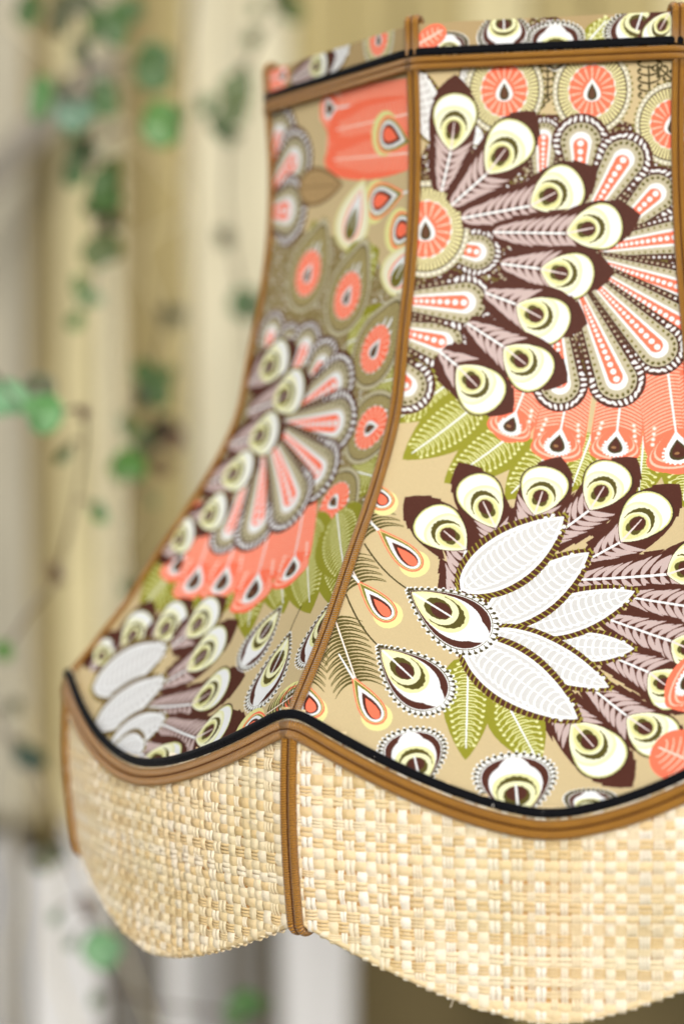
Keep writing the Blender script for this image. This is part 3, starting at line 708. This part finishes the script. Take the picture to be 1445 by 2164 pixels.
# skirt braids, wrapped over the hem to the inside
for k in range(NP):
    a = RIB_A[k]; o = np.array([math.cos(a), math.sin(a), 0]); t = np.linspace(.04, 1.0, 24); R = RS+(RBOT-RS)*t+.0022*np.sin(t*math.pi)
    pts = [o*r+[0, 0, ZO+ZS+(ZBOT-ZS)*q] for r, q in zip(R, t)]
    pts += [o*(RBOT-.0035+.0035*math.cos(x))+[0, 0, ZO+ZBOT-.0030*math.sin(x)] for x in np.linspace(.15, math.pi, 9)]+[o*(RBOT-.0072)+[0, 0, ZO+ZBOT+.01]]
    pts = np.array(pts); T = unit(np.gradient(pts, axis=0)); side = np.cross([0, 0, 1.], o); n = np.cross(T, side); n *= np.sign((n[0]*o).sum())
    braid('skirt_braid', pts, n, .00150, lift=.0006)
# ---------------------------------------------------------------- woven raffia
NW = 43; ZROW = .00335
def weave(k, sep):
    a, b = pair(k); r = random.Random(100+k)
    u = np.linspace(0, 1, 49); zt = ZS-dip(u, k)+.001; zl = ZBOT-dip(u, k, True)
    gu, s = np.meshgrid(u, np.linspace(0, 1, 12)); gu, s = gu.ravel(), s.ravel()
    z = (ZS-dip(gu, k)+.001)*(1-s)+(ZBOT-dip(gu, k, True)+.0012)*s
    panel = part('raffia_panel', skirt(k, gu, z, -.0007), grid_faces(49, 12), M_BACK)
    part('lining', skirt(k, gu, z, -.0024), [tuple(reversed(f)) for f in grid_faces(49, 12)], M_LIN, None, panel)
    us = (np.arange(NW)+.5)/NW+np.array([r.uniform(-.003, .003) for _ in range(NW)]); us.sort()
    wid = 2*RS*math.sin(abs(b-a)/2)
    rows = np.arange(ZS+.004, ZBOT-.030, -ZROW); rows = rows+np.array([r.uniform(-.0004, .0004) for _ in rows])
    amp = .00048; strips = []
    def ribbon_mesh(kk, uc, zc, off, hw_u, hw_z, nf, jit, high=1.0):
        """uc, zc, off: centre line; half widths across it; nf filaments side by side"""
        V, Fc, UV = [], [], []; n = len(uc); cuts = np.linspace(-1, 1, nf+1)
        for f in range(nf):
            lo, hi = cuts[f]+(.06 if f else 0), cuts[f+1]-(.06 if f < nf-1 else 0); q = np.linspace(lo, hi, 5); base = len(V)*0+sum(len(x) for x in V)
            dome = np.array([-.00022, .00008, .00013, .00008, -.00022])*(1 if nf == 1 else .75)*high; fo = jit*r.uniform(-1, 1)
            P = skirt(kk, uc[:, None]+hw_u[:, None]*q[None], zc[:, None]+hw_z[:, None]*q[None], off[:, None]+dome[None]+fo)
            V.append(P.reshape(-1, 3)); L = np.arange(n)/n
            UV.append(np.stack([np.repeat(L*n*.25, 5)+f*3.1, np.tile(q*.5+.5, n)], 1))
            Fc += [tuple(base+x for x in t) for t in grid_faces(5, n)]
        return np.concatenate(V), Fc, np.concatenate(UV)
    ph = lambda j: (rows[0]-j)/ZROW
    for i in range(NW):                                   # warp strips, top to hem, folded round the hem
        u0 = us[i]; top = ZS-float(dip(np.array([u0]), k)[0])+.003; bot = ZBOT-float(dip(np.array([u0]), k, True)[0])
        n = max(8, int((top-bot)/ZROW*4)); z = np.linspace(top, bot, n)
        drift = np.interp(z, np.linspace(bot, top, 5), [r.uniform(-.0028, .0028)*.6 for _ in range(5)])
        j = np.interp(-z, -rows, np.arange(len(rows))); off = amp*np.sin((j+.5+i)*math.pi)
        off = np.sign(off)*np.abs(off)**.7*amp**.3
        x = np.linspace(.3, math.pi, 6); z = np.concatenate([z, bot-.0011*np.sin(x), [bot+.004]]); off = np.concatenate([off, -.0011+.0011*np.cos(x), [-.0022]])
        uc = np.concatenate([u0+drift, np.full(7, u0+drift[-1])])
        wf = r.uniform(.86, 1.04) if r.random() < .86 else r.uniform(.55, .7); hw = np.full(len(z), wf*.5/NW)*(1+.08*np.sin(np.arange(len(z))*.7+r.random()*6))
        V, Fc, UV = ribbon_mesh(k, uc, z, off, hw, z*0, 1 if r.random() < .58 else r.choice((2, 3)), .00012, 1.3); strips.append((V, Fc, UV, r.choice((2, 2, 4, 4, 0) if k == 0 else (0, 0, 1, 2, 2))))
    for jx, z0 in enumerate(rows):                        # weft strips, cut by the seam and the hem
        uu = np.linspace(.004, .996, 460); inside = (z0 < ZS-dip(uu, k)+.0035) & (z0 > ZBOT-dip(uu, k, True)+.0006)
        idx = np.flatnonzero(inside)
        if not len(idx): continue
        for run in np.split(idx, np.flatnonzero(np.diff(idx) > 1)+1):
            if len(run) < 8: continue
            ua = uu[run[0]:run[-1]+1:3]; n = len(ua)
            if n < 4: continue
            i = np.interp(ua, us, np.arange(NW), left=-.5, right=NW-.5); off = -amp*np.sin((jx+.5+i)*math.pi+0)
            off = -amp*np.cos((i+jx)*math.pi)*np.sign(math.cos(0))*1.0
            off = np.sign(off)*np.abs(off)**.7*amp**.3
            zc = z0+np.interp(ua, np.linspace(0, 1, 9), [r.uniform(-.0005, .0005) for _ in range(9)])
            wf = r.uniform(.86, 1.06) if r.random() < .85 else r.uniform(.6, .72)
            V, Fc, UV = ribbon_mesh(k, ua, zc, off, ua*0, np.full(n, wf*.5*ZROW), 1 if r.random() < .5 else r.choice((2, 3)), .00012); strips.append((V, Fc, UV, r.choice((1, 3, 3, 3, 1, 0) if k == 0 else (0, 1, 1, 3, 2, 3))))
    if sep:
        for V, Fc, UV, m in strips: part('raffia_strip', V, Fc, M_RAF[m], UV, panel)
    else:
        Vs, Fs, Us, b0 = [], [], [], 0
        for V, Fc, UV, m in strips:
            Vs.append(V); Us.append(UV); Fs += [tuple(b0+x for x in f) for f in Fc]; b0 += len(V)
        tag(part('raffia_weave', np.concatenate(Vs), Fs, M_RAF[1], np.concatenate(Us), panel), kind='stuff')
for k in range(NP): weave(k, k in (0, 7))
def hem_line(k, u):
    z = ZBOT-dip(u, k, True)+.0006; P = skirt(k, u, z, -.0012); return P, unit(skirt(k, u, z, .01)-P)
P, N = loop(hem_line, 2, 60); V, Fc, UV = sweep(P, N, [circle(0, 0, .0015, .0015, 10)], True, 260.); part('raffia_hem', V, Fc, M_RAF[1], UV)
# loose fibres standing off the weave and the hem
SV, SF = [], []
for _ in range(60):
    k = random.choice((0, 7, 0, 7, 1)); u0 = random.random(); hem = random.random() < .12; uu = np.array([u0]); zt, zl = ZS-float(dip(uu, k)[0])-.006, ZBOT-float(dip(uu, k, True)[0])
    z0 = zl+.0004 if hem else random.uniform(zl+.004, zt); p = skirt(k, uu, np.array([z0]), .0006)[0]; q = skirt(k, uu, np.array([z0]), .004)[0]-p; q = unit(q)
    tang = np.cross(q, [0, 0, 1.])*random.choice((-1, 1)); L = random.uniform(.002, .005 if hem else .009); pp = np.array([p+tang*L*t*random.uniform(.6, 1)+q*(.0003+.0011*math.sin(t*2.4))+[0, 0, (-.0026 if hem else random.uniform(-.002, .002))*t*t] for t in np.linspace(0, 1, 6)])
    V, Fc, UV = sweep(pp, np.tile(q, (6, 1)), [circle(0, 0, .00013, .00013, 4)]); b = len(SV); SV += list(V); SF += [tuple(b+x for x in f) for f in Fc]
tag(part('loose_fibre', SV, SF, M_RAF[2]), kind='stuff')
# wire rings and spokes that hold the shade's shape
th = np.linspace(0, 2*math.pi, 64, endpoint=False)
P = shade(0, 0, 0)*0+np.array([shade(int(k), np.array(u), np.array(-.95)) for k in range(NP) for u in np.linspace(0, 1, 8, endpoint=False)]); c = P.mean(0)
P = c+(P-c)*.975; N = unit((P-c)*[1, 1, 0]); V, Fc, UV = sweep(P, N, [circle(0, 0, .0012, .0012, 6)], True); frame = part('wire_frame', V, Fc, M_WIRE)
for q in range(3):
    a = RIB_A[0]+q*2*math.pi/3+.2; d = np.array([math.cos(a), math.sin(a), 0]); pp = np.array([c+d*.02+[0, 0, -.02], c+d*.06+[0, 0, -.018], c+d*.108])
    V, Fc, UV = sweep(pp, np.tile([0, 0, 1.], (3, 1)), [circle(0, 0, .0012, .0012, 6)]); part('spoke', V, Fc, M_WIRE, None, frame)
pp = np.array([c+[.02*math.cos(x), .02*math.sin(x), -.02] for x in np.linspace(0, 2*math.pi, 24, endpoint=False)]); V, Fc, UV = sweep(pp, np.tile([0, 0, 1.], (24, 1)), [circle(0, 0, .0022, .0012, 6)], True); part('fitter_ring', V, Fc, M_WIRE, None, frame)

# ---------------------------------------------------------------- ground and fence behind
M_GROUND = mat('bare_earth', (128, 116, 86), .9, mottling=((3, (98, 90, 60), 1, (1, 1, 1)), (25, (150, 138, 108), .5, (1, 1, 1))))
tag(mesh_obj('ground', [(-60, -60, 0), (60, -60, 0), (60, 60, 0), (-60, 60, 0)], [(0, 1, 2, 3)], M_GROUND), kind='structure')
def box(x0, x1, y0, y1, z0, z1, bev=.004):
    v = []; 
    for z in (z0, z1):
        v += [(x0+bev, y0, z), (x1-bev, y0, z), (x1, y0+bev, z), (x1, y1-bev, z), (x1-bev, y1, z), (x0+bev, y1, z), (x0, y1-bev, z), (x0, y0+bev, z)]
    f = [tuple(reversed(range(8))), tuple(range(8, 16))]+[(i, (i+1) % 8, 8+(i+1) % 8, 8+i) for i in range(8)]
    return v, f
WOODS = {}
def wood(c):
    if c not in WOODS:
        WOODS[c] = mat('painted_board', c, .7, .3, bumps=(('noise', 6, .5, .004, 'Object', (8, 8, .6)),), mottling=((5, tuple(int(v*.80) for v in c), .7, (6, 6, .5)), (1.3, tuple(min(255, int(v*1.1)) for v in c), .6, (1, 1, .5))))
    return WOODS[c]
BOARDS = [(-1.399, -1.292, 'cream'), (-1.29, -1.187, 'tan'), (-1.185, -1.083, 'cream'), (-1.081, -0.98, 'tan'), (-0.978, -0.873, 'olive'), (-0.871, -0.764, 'cream'), (-0.762, -0.702, 'cream'), (-0.7, -0.64, 'tan'), (-0.638, -0.561, 'wash'), (-0.559, -0.533, 'olive'), (-0.531, -0.487, 'cream'), (-0.485, -0.462, 'pale'), (-0.46, -0.427, 'olive'), (-0.425, -0.391, 'tan'), (-0.389, -0.327, 'pale'), (-0.325, -0.278, 'pale'), (-0.276, -0.223, 'tan'), (-0.222, -0.165, 'tan'), (-0.163, -0.101, 'tan'), (-0.1, -0.034, 'cream'), (-0.032, 0.028, 'tan'), (0.03, 0.095, 'tan'), (0.097, 0.147, 'cream'), (0.148, 0.212, 'tan'), (0.214, 0.268, 'tan')]
SLATS = [(-1.249, -1.161, 'white'), (-1.135, -1.048, 'grey'), (-1.023, -0.942, 'white'), (-0.922, -0.842, 'dusk'), (-0.822, -0.734, 'white'), (-0.709, -0.666, 'grey'), (-0.646, -0.603, 'white'), (-0.584, -0.531, 'grey'), (-0.521, -0.484, 'white'), (-0.483, -0.45, 'white'), (-0.443, -0.394, 'dusk'), (-0.387, -0.363, 'white'), (-0.361, -0.329, 'grey'), (-0.324, -0.287, 'dusk'), (-0.274, -0.204, 'white')]
SPLIT_Z = 0.930
LEAVES = [
 ('A', -0.2771, 0.2548, 1.5519, 0.02, 'dusk', 0.8),
 ('A', -0.2396, 0.2385, 1.5441, 0.0268, 'dull', 0.7),
 ('A', -0.2209, 0.2402, 1.52, 0.0278, 'dull', 0.85),
 ('A', -0.276, 0.2126, 1.499, 0.0272, 'mid', 0.6),
 ('A', -0.2541, 0.1943, 1.4866, 0.0212, 'blue', 0.9),
 ('A', -0.2482, 0.2365, 1.5023, 0.0237, 'dull', 0.75),
 ('A', -0.2056, 0.1896, 1.479, 0.0246, 'bright', 0.95),
 ('A', -0.2651, 0.2336, 1.4628, 0.0189, 'dull', 0.7),
 ('A', -0.239, 0.2055, 1.4478, 0.0263, 'bottle', 0.85),
 ('A', -0.2498, 0.2344, 1.4196, 0.0237, 'olive', 0.85),
 ('A', -0.2664, 0.2872, 1.5646, 0.0166, 'dull', 0.8),
 ('A', -0.3012, 0.2727, 1.5623, 0.0197, 'dull', 0.8),
 ('A', -0.2602, 0.2357, 1.5287, 0.0164, 'dusk', 0.8),
 ('A', -0.2517, 0.237, 1.5416, 0.0151, 'dull', 0.9),
 ('A', -0.2705, 0.234, 1.5081, 0.0145, 'dusk', 0.8),
 ('A', -0.2617, 0.2549, 1.4779, 0.0129, 'dull', 0.8),
 ('A', -0.2528, 0.2346, 1.4434, 0.0164, 'bottle', 0.7),
 ('A', -0.2487, 0.2555, 1.4383, 0.0142, 'olive', 0.8),
 ('A', -0.2692, 0.2559, 1.561, 0.0225, 'dusk', 0.8),
 ('A', -0.2444, 0.3001, 1.5669, 0.0134, 'dull', 0.9),
 ('E', -0.187, 0.2952, 1.5057, 0.0182, 'olive', 0.9),
 ('E', -0.1881, 0.3265, 1.5325, 0.0136, 'dull', 0.8),
 ('B', -0.2426, 0.2954, 1.3436, 0.0174, 'deep', 0.6),
 ('B', -0.2284, 0.2973, 1.3531, 0.0154, 'bottle', 0.7),
 ('B', -0.2482, 0.3253, 1.318, 0.0172, 'deep', 0.6),
 ('B', -0.2429, 0.2425, 1.2985, 0.0108, 'bottle', 0.8),
 ('E', -0.1848, 0.2958, 1.5179, 0.0199, 'olive', 1.1),
 ('E', -0.1999, 0.3244, 1.5004, 0.0211, 'dull', 0.6),
 ('E', -0.2111, 0.3937, 1.4459, 0.0145, 'dusk', 0.9),
 ('E', -0.1933, 0.364, 1.4015, 0.0205, 'bottle', 1.0),
 ('E', -0.17, 0.402, 1.5925, 0.0272, 'olive', 0.7),
 ('B', -0.2366, 0.2963, 1.3498, 0.0318, 'bottle', 0.6),
 ('B', -0.2412, 0.3262, 1.3213, 0.0317, 'deep', 0.55),
 ('B', -0.2337, 0.2229, 1.3023, 0.0206, 'bright', 0.95),
 ('B', -0.2485, 0.2921, 1.2312, 0.0151, 'bottle', 0.9),
 ('B', -0.2568, 0.4507, 1.4029, 0.0176, 'dusk', 0.8),
 ('C', -0.2544, 0.0706, 1.3326, 0.0186, 'mint', 1.1),
 ('C', -0.238, 0.0725, 1.3264, 0.0192, 'mint2', 1.05),
 ('C', -0.23, 0.1137, 1.328, 0.0072, 'bud', 0.9),
 ('C', -0.2641, 0.1884, 1.2466, 0.0139, 'bud', 0.6),
 ('C', -0.2834, 0.155, 1.2089, 0.0118, 'bright', 0.9),
 ('F', -0.2953, 0.2426, 1.1401, 0.0187, 'teal', 0.9),
 ('F', -0.264, 0.2444, 1.0571, 0.0154, 'bud', 0.6),
 ('F', -0.2352, 0.164, 1.0542, 0.0195, 'mint', 1.2),
 ('F', -0.282, 0.2421, 1.0514, 0.0084, 'dull', 0.9),
 ('F', -0.2605, 0.2436, 1.0054, 0.0084, 'dull', 0.8),
 ('F', -0.175, 0.2329, 1.0061, 0.024, 'mid', 0.75),
 ('F', -0.3172, 0.2924, 1.1396, 0.0101, 'dusk', 0.9),
]
STEMS = {'A': [(-0.285, 0.2755, 1.5998), (-0.2745, 0.2658, 1.5703), (-0.2635, 0.2457, 1.5363), (-0.2554, 0.2255, 1.5085), (-0.2539, 0.225, 1.4778), (-0.2525, 0.2244, 1.4471), (-0.2529, 0.2341, 1.4227), (-0.2553, 0.2331, 1.3917)],
 'E': [(-0.1616, 0.4039, 1.6305), (-0.1765, 0.3908, 1.5865), (-0.1825, 0.3275, 1.5436), (-0.192, 0.3152, 1.5082), (-0.2046, 0.3643, 1.4716), (-0.2043, 0.384, 1.4334), (-0.1933, 0.3639, 1.3992), (-0.194, 0.3837, 1.3685)],
 'B': [(-0.2388, 0.4586, 1.6487), (-0.2469, 0.4553, 1.5485), (-0.2519, 0.4529, 1.4702), (-0.2565, 0.4301, 1.4058), (-0.2366, 0.3067, 1.3536), (-0.2401, 0.3159, 1.3206), (-0.2328, 0.2332, 1.2959), (-0.2434, 0.2624, 1.2665), (-0.2485, 0.292, 1.2271)],
 'C': [(-0.2923, 0.0676, 1.3952), (-0.2708, 0.0693, 1.3602), (-0.246, 0.0715, 1.3278), (-0.2346, 0.0829, 1.3271), (-0.23, 0.1137, 1.328), (-0.2418, 0.1519, 1.2988), (-0.2607, 0.1788, 1.2484), (-0.2738, 0.1666, 1.2259), (-0.2834, 0.1549, 1.2075)],
 'F': [(-0.3507, 0.2583, 1.1969), (-0.3135, 0.2616, 1.1483), (-0.2953, 0.2426, 1.1393), (-0.2813, 0.2433, 1.0984), (-0.264, 0.2444, 1.0571), (-0.2438, 0.1839, 1.0533), (-0.2402, 0.1943, 1.0306), (-0.2199, 0.2172, 1.012), (-0.1786, 0.2323, 1.001), (-0.1561, 0.2553, 0.9736)]}
THREADS = [[(-0.3888, 0.5045, 1.6183), (-0.3496, 0.5084, 1.5851), (-0.304, 0.5128, 1.5419), (-0.2812, 0.5149, 1.5154), (-0.2584, 0.5169, 1.4823), (-0.2912, 0.5124, 1.4562), (-0.2815, 0.5126, 1.4166), (-0.2637, 0.5137, 1.3736)],
 [(-0.2184, 0.5256, 1.6534), (-0.2449, 0.5208, 1.5844), (-0.2518, 0.5181, 1.502), (-0.242, 0.5186, 1.4723), (-0.2521, 0.5158, 1.4032), (-0.2491, 0.5145, 1.3307)],
 [(-0.3425, 0.3983, 1.1465), (-0.3518, 0.3955, 1.0706), (-0.3475, 0.3949, 1.0249), (-0.3552, 0.3929, 0.9763), (-0.3494, 0.3923, 0.9215)],
 [(-0.2617, 0.4031, 0.9392), (-0.3156, 0.3998, 1.0703), (-0.3425, 0.3979, 1.1283), (-0.3544, 0.3976, 1.177)],
 [(-0.323, 0.4457, 0.9181), (-0.3416, 0.445, 0.9816), (-0.3318, 0.4483, 1.0766), (-0.3156, 0.4532, 1.2032), (-0.2839, 0.4585, 1.2664)]]
LEAN = [(-0.6259, 1.02, 1.5227), (-0.48, 1.1, 1.6996)]
RAIL_Z = [1.504, 1.436]
M_GROUND  # (ground above)
PAINT = dict(wash=(172, 165, 144), pale=(206, 198, 168), cream=(196, 184, 140), tan=(164, 149, 100), olive=(136, 121, 78), straw=(200, 189, 148), white=(210, 209, 206), grey=(156, 154, 150), dusk=(108, 104, 96))
wall_v, wall_f = box(-4, 4, 1.60, 1.75, 0, 2.6); wall = mesh_obj('garden_wall', wall_v, wall_f, mat('olive_render', (120, 106, 70), .9, mottling=((2, (98, 86, 54), 1, (1, 1, 1)),)), None, None, False)
tag(wall, 'plain dark olive rendered garden wall behind the boards', 'wall')
fence = tag(empty('board_fence', (0, 1.18, SPLIT_Z)), 'fence of cream, tan and whitewashed upright boards behind the shade', 'fence')
def child(name, v, f, m, par, smooth=False):
    l = par.location; return mesh_obj(name, np.asarray(v)-np.array(l), f, m, par, None, smooth)
for i, (x0, x1, c) in enumerate(BOARDS):
    ya = 1.15+.006*(i % 3)
    v, f = box(x0, x1, ya, ya+.022, SPLIT_Z-.01*(i % 2), 2.5); child('board', v, f, wood(PAINT[c]), fence)
for j, z in enumerate((SPLIT_Z+.10, 2.2)):
    v, f = box(BOARDS[0][0], BOARDS[-1][1], 1.190, 1.23, z, z+.07); child('fence_rail', v, f, wood(PAINT['olive']), fence)
for x in (BOARDS[0][0]+.03, -.05, BOARDS[-1][1]-.06):
    v, f = box(x, x+.07, 1.232, 1.30, 0, 2.5); child('post', v, f, wood(PAINT['olive']), fence)
pick = tag(empty('slatted_screen', (0, 1.0, 0)), 'low white and grey slatted screen in front of the board fence', 'screen')
for i, (x0, x1, c) in enumerate(SLATS):
    v, f = box(x0, x1, 1.0+.004*(i % 2), 1.016+.004*(i % 2), .25, SPLIT_Z+.03-.02*(i % 3)); child('slat', v, f, wood(PAINT[c]), pick)
v, f = box(SLATS[0][0], SLATS[-1][1], 1.022, 1.05, .40, .46); child('screen_rail', v, f, wood(PAINT['white']), pick)
for x in (SLATS[0][0]+.04, SLATS[-1][1]-.08):
    v, f = box(x, x+.05, 1.052, 1.10, 0, SPLIT_Z-.05); child('post', v, f, wood(PAINT['grey']), pick)
a, b = np.array(LEAN[0]), np.array(LEAN[1]); d = unit(b-a); a2, b2 = a-d*.25, b+d*.03
V, Fc, UV = sweep(np.array([a2, (a2+b2)/2, b2]), np.tile([0, -1., 0], (3, 1)), [[(-.013, -.006), (.013, -.006), (.013, .006), (-.013, .006)]])
lean = mesh_obj('leaning_plank', V, Fc, wood((120, 114, 102)), None, None, False); tag(lean, 'grey weathered plank leaning aslant across the pale boards', 'plank')

# ---------------------------------------------------------------- trailing vines with small round leaves
LC = dict(dull=(80, 112, 62), mid=(80, 124, 62), blue=(92, 126, 98), bright=(80, 128, 50), bottle=(58, 88, 26), olive=(84, 100, 44), dusk=(92, 96, 66), deep=(44, 50, 20), mint=(108, 158, 108), mint2=(88, 144, 76), bud=(92, 62, 34), teal=(52, 76, 62))
LM = {c: mat('leaf_green', v, .45, .5, bumps=(('noise', 120, .4, .001, 'Object', (1, 1, 1)),), mottling=((70, tuple(int(x*.8) for x in v), .8, (1, 1, 1)),)) for c, v in LC.items()}
M_STEM = mat('vine_stem', (84, 66, 50), .7); M_THREAD = mat('dry_tendril', (214, 200, 160), .7)
def leaf_mesh(sq, r):
    V = [(0, -.46, .03)]; F = []; nr, na = 4, 20
    for i in range(1, nr+1):
        for j in range(na):
            t = 2*math.pi*j/na-math.pi/2; q = i/nr
            notch = 1-.30*math.exp(-((j if j < na/2 else j-na)/1.3)**2)*q
            lobe = 1+.03*math.cos(3*t+r)+.02*math.cos(5*t+2*r); x, y = math.cos(t)*q*.5*notch*lobe, math.sin(t)*q*.5*notch*sq*lobe
            V.append((x, y*(1 if q > 0 else 1), .10*q*q+.03*math.sin(3*t)*q-.05*abs(x)))
    V[0] = (0, 0, 0)
    for j in range(na): F.append((0, 1+j, 1+(j+1) % na))
    for i in range(nr-1):
        for j in range(na): a = 1+i*na; F.append((a+j, a+na+j, a+na+(j+1) % na, a+(j+1) % na))
    n = len(V); top = [tuple(np.array(v)+(0, 0, .02)) for v in V]; F2 = [tuple(reversed(f)) for f in F]
    V2 = top+V; F = F+[tuple(x+n for x in f) for f in F2]; o = 1+(nr-1)*na
    for j in range(na): F.append((o+j, n+o+j, n+o+(j+1) % na, o+(j+1) % na))
    return np.array(V2), F
VL = dict(A='leafiest vine trail, hanging at the top against the pale boards', E='sparse olive vine trail hanging just beside the upper edge of the shade', B='long thin vine trail with dark drooping leaves beside the tan board', C='vine trail with two bright mint leaves and brown buds', F='vine trail at the bottom in front of the slatted screen')
def bez(pts, n=10):
    P = np.array(pts); t = np.linspace(0, len(P)-1, n*(len(P)-1)+1); i = np.minimum(t.astype(int), len(P)-2); f = (t-i)[:, None]
    E = np.concatenate([[2*P[0]-P[1]], P, [2*P[-1]-P[-2]]]); a, b, c, d = E[i], E[i+1], E[i+2], E[i+3]
    return .5*(2*b+(c-a)*f+(2*a-5*b+4*c-d)*f*f+(3*b-a-3*c+d)*f**3)
for key, pts in STEMS.items():
    base = np.array(pts[0]); vine = tag(empty('trailing_vine', base), VL[key], 'vine', 'vines trailing behind the lampshade')
    path = bez(pts); V, Fc, UV = sweep(path, np.tile([.2, -1., .1], (len(path), 1)), [circle(0, 0, .0008, .0008, 6)]); mesh_obj('stem', V-base, Fc, M_STEM, vine)
    extra = []
    for _ in range(dict(A=9, E=6, B=6, C=3, F=6)[key]):
        q0 = path[random.randrange(len(path))]; a0 = random.uniform(0, 6.28)
        extra.append((key, q0[0]+.014*math.cos(a0), q0[1]+random.uniform(-.01, .012), q0[2]+.012*math.sin(a0), random.uniform(.008, .016), random.choice(('dull', 'dusk', 'olive', 'bottle', 'mid', 'bud')), random.uniform(.6, 1.0)))
    for (v, x, y, z, size, c, sq) in LEAVES+extra:
        if v != key: continue
        p = np.array([x, y, z]); q = path[((path-p)**2).sum(1).argmin()]
        Lv, Lf = leaf_mesh(sq, random.random()*6); lf = mesh_obj('leaf' if c != 'bud' else 'leaf_bud', Lv*size, Lf, LM[c], vine)
        dq = q-p; az = math.atan2(dq[0], -dq[2]) if np.linalg.norm(dq) > .004 else random.uniform(-2, 2)
        R = Matrix.Rotation(az, 4, 'Y') @ Matrix.Rotation(math.radians(90+random.uniform(-22, 22)), 4, 'X') @ Matrix.Rotation(random.uniform(-.3, .3), 4, 'Y')
        lf.matrix_local = Matrix.Translation(Vector(p-base)) @ R
        if np.linalg.norm(dq) > .006:
            mid = (p+q)/2+[0, -.002, .004]; pp = bez([q, mid, p], 6); V, Fc, UV = sweep(pp, np.tile([.2, -1., .1], (len(pp), 1)), [circle(0, 0, .0007, .0007, 5)]); mesh_obj('leaf_stalk', V-base, Fc, M_STEM, vine)
TL = ('pale dry tendril crossing the upper boards in a loose zigzag', 'pale dry tendril hanging straight beside the shade', 'pale wavy tendril hanging in front of the slats at the far edge', 'pale tendril slanting across the slats', 'pale tendril rising from the slats to the boards')
for pts, lb in zip(THREADS, TL):
    path = bez(pts); V, Fc, UV = sweep(path, np.tile([.2, -1., .1], (len(path), 1)), [circle(0, 0, .0009, .0009, 5)]); o = mesh_obj('tendril', V-path[0], Fc, M_THREAD); o.location = path[0]
    tag(o, lb, 'tendril', 'dry tendrils hanging before the fence')
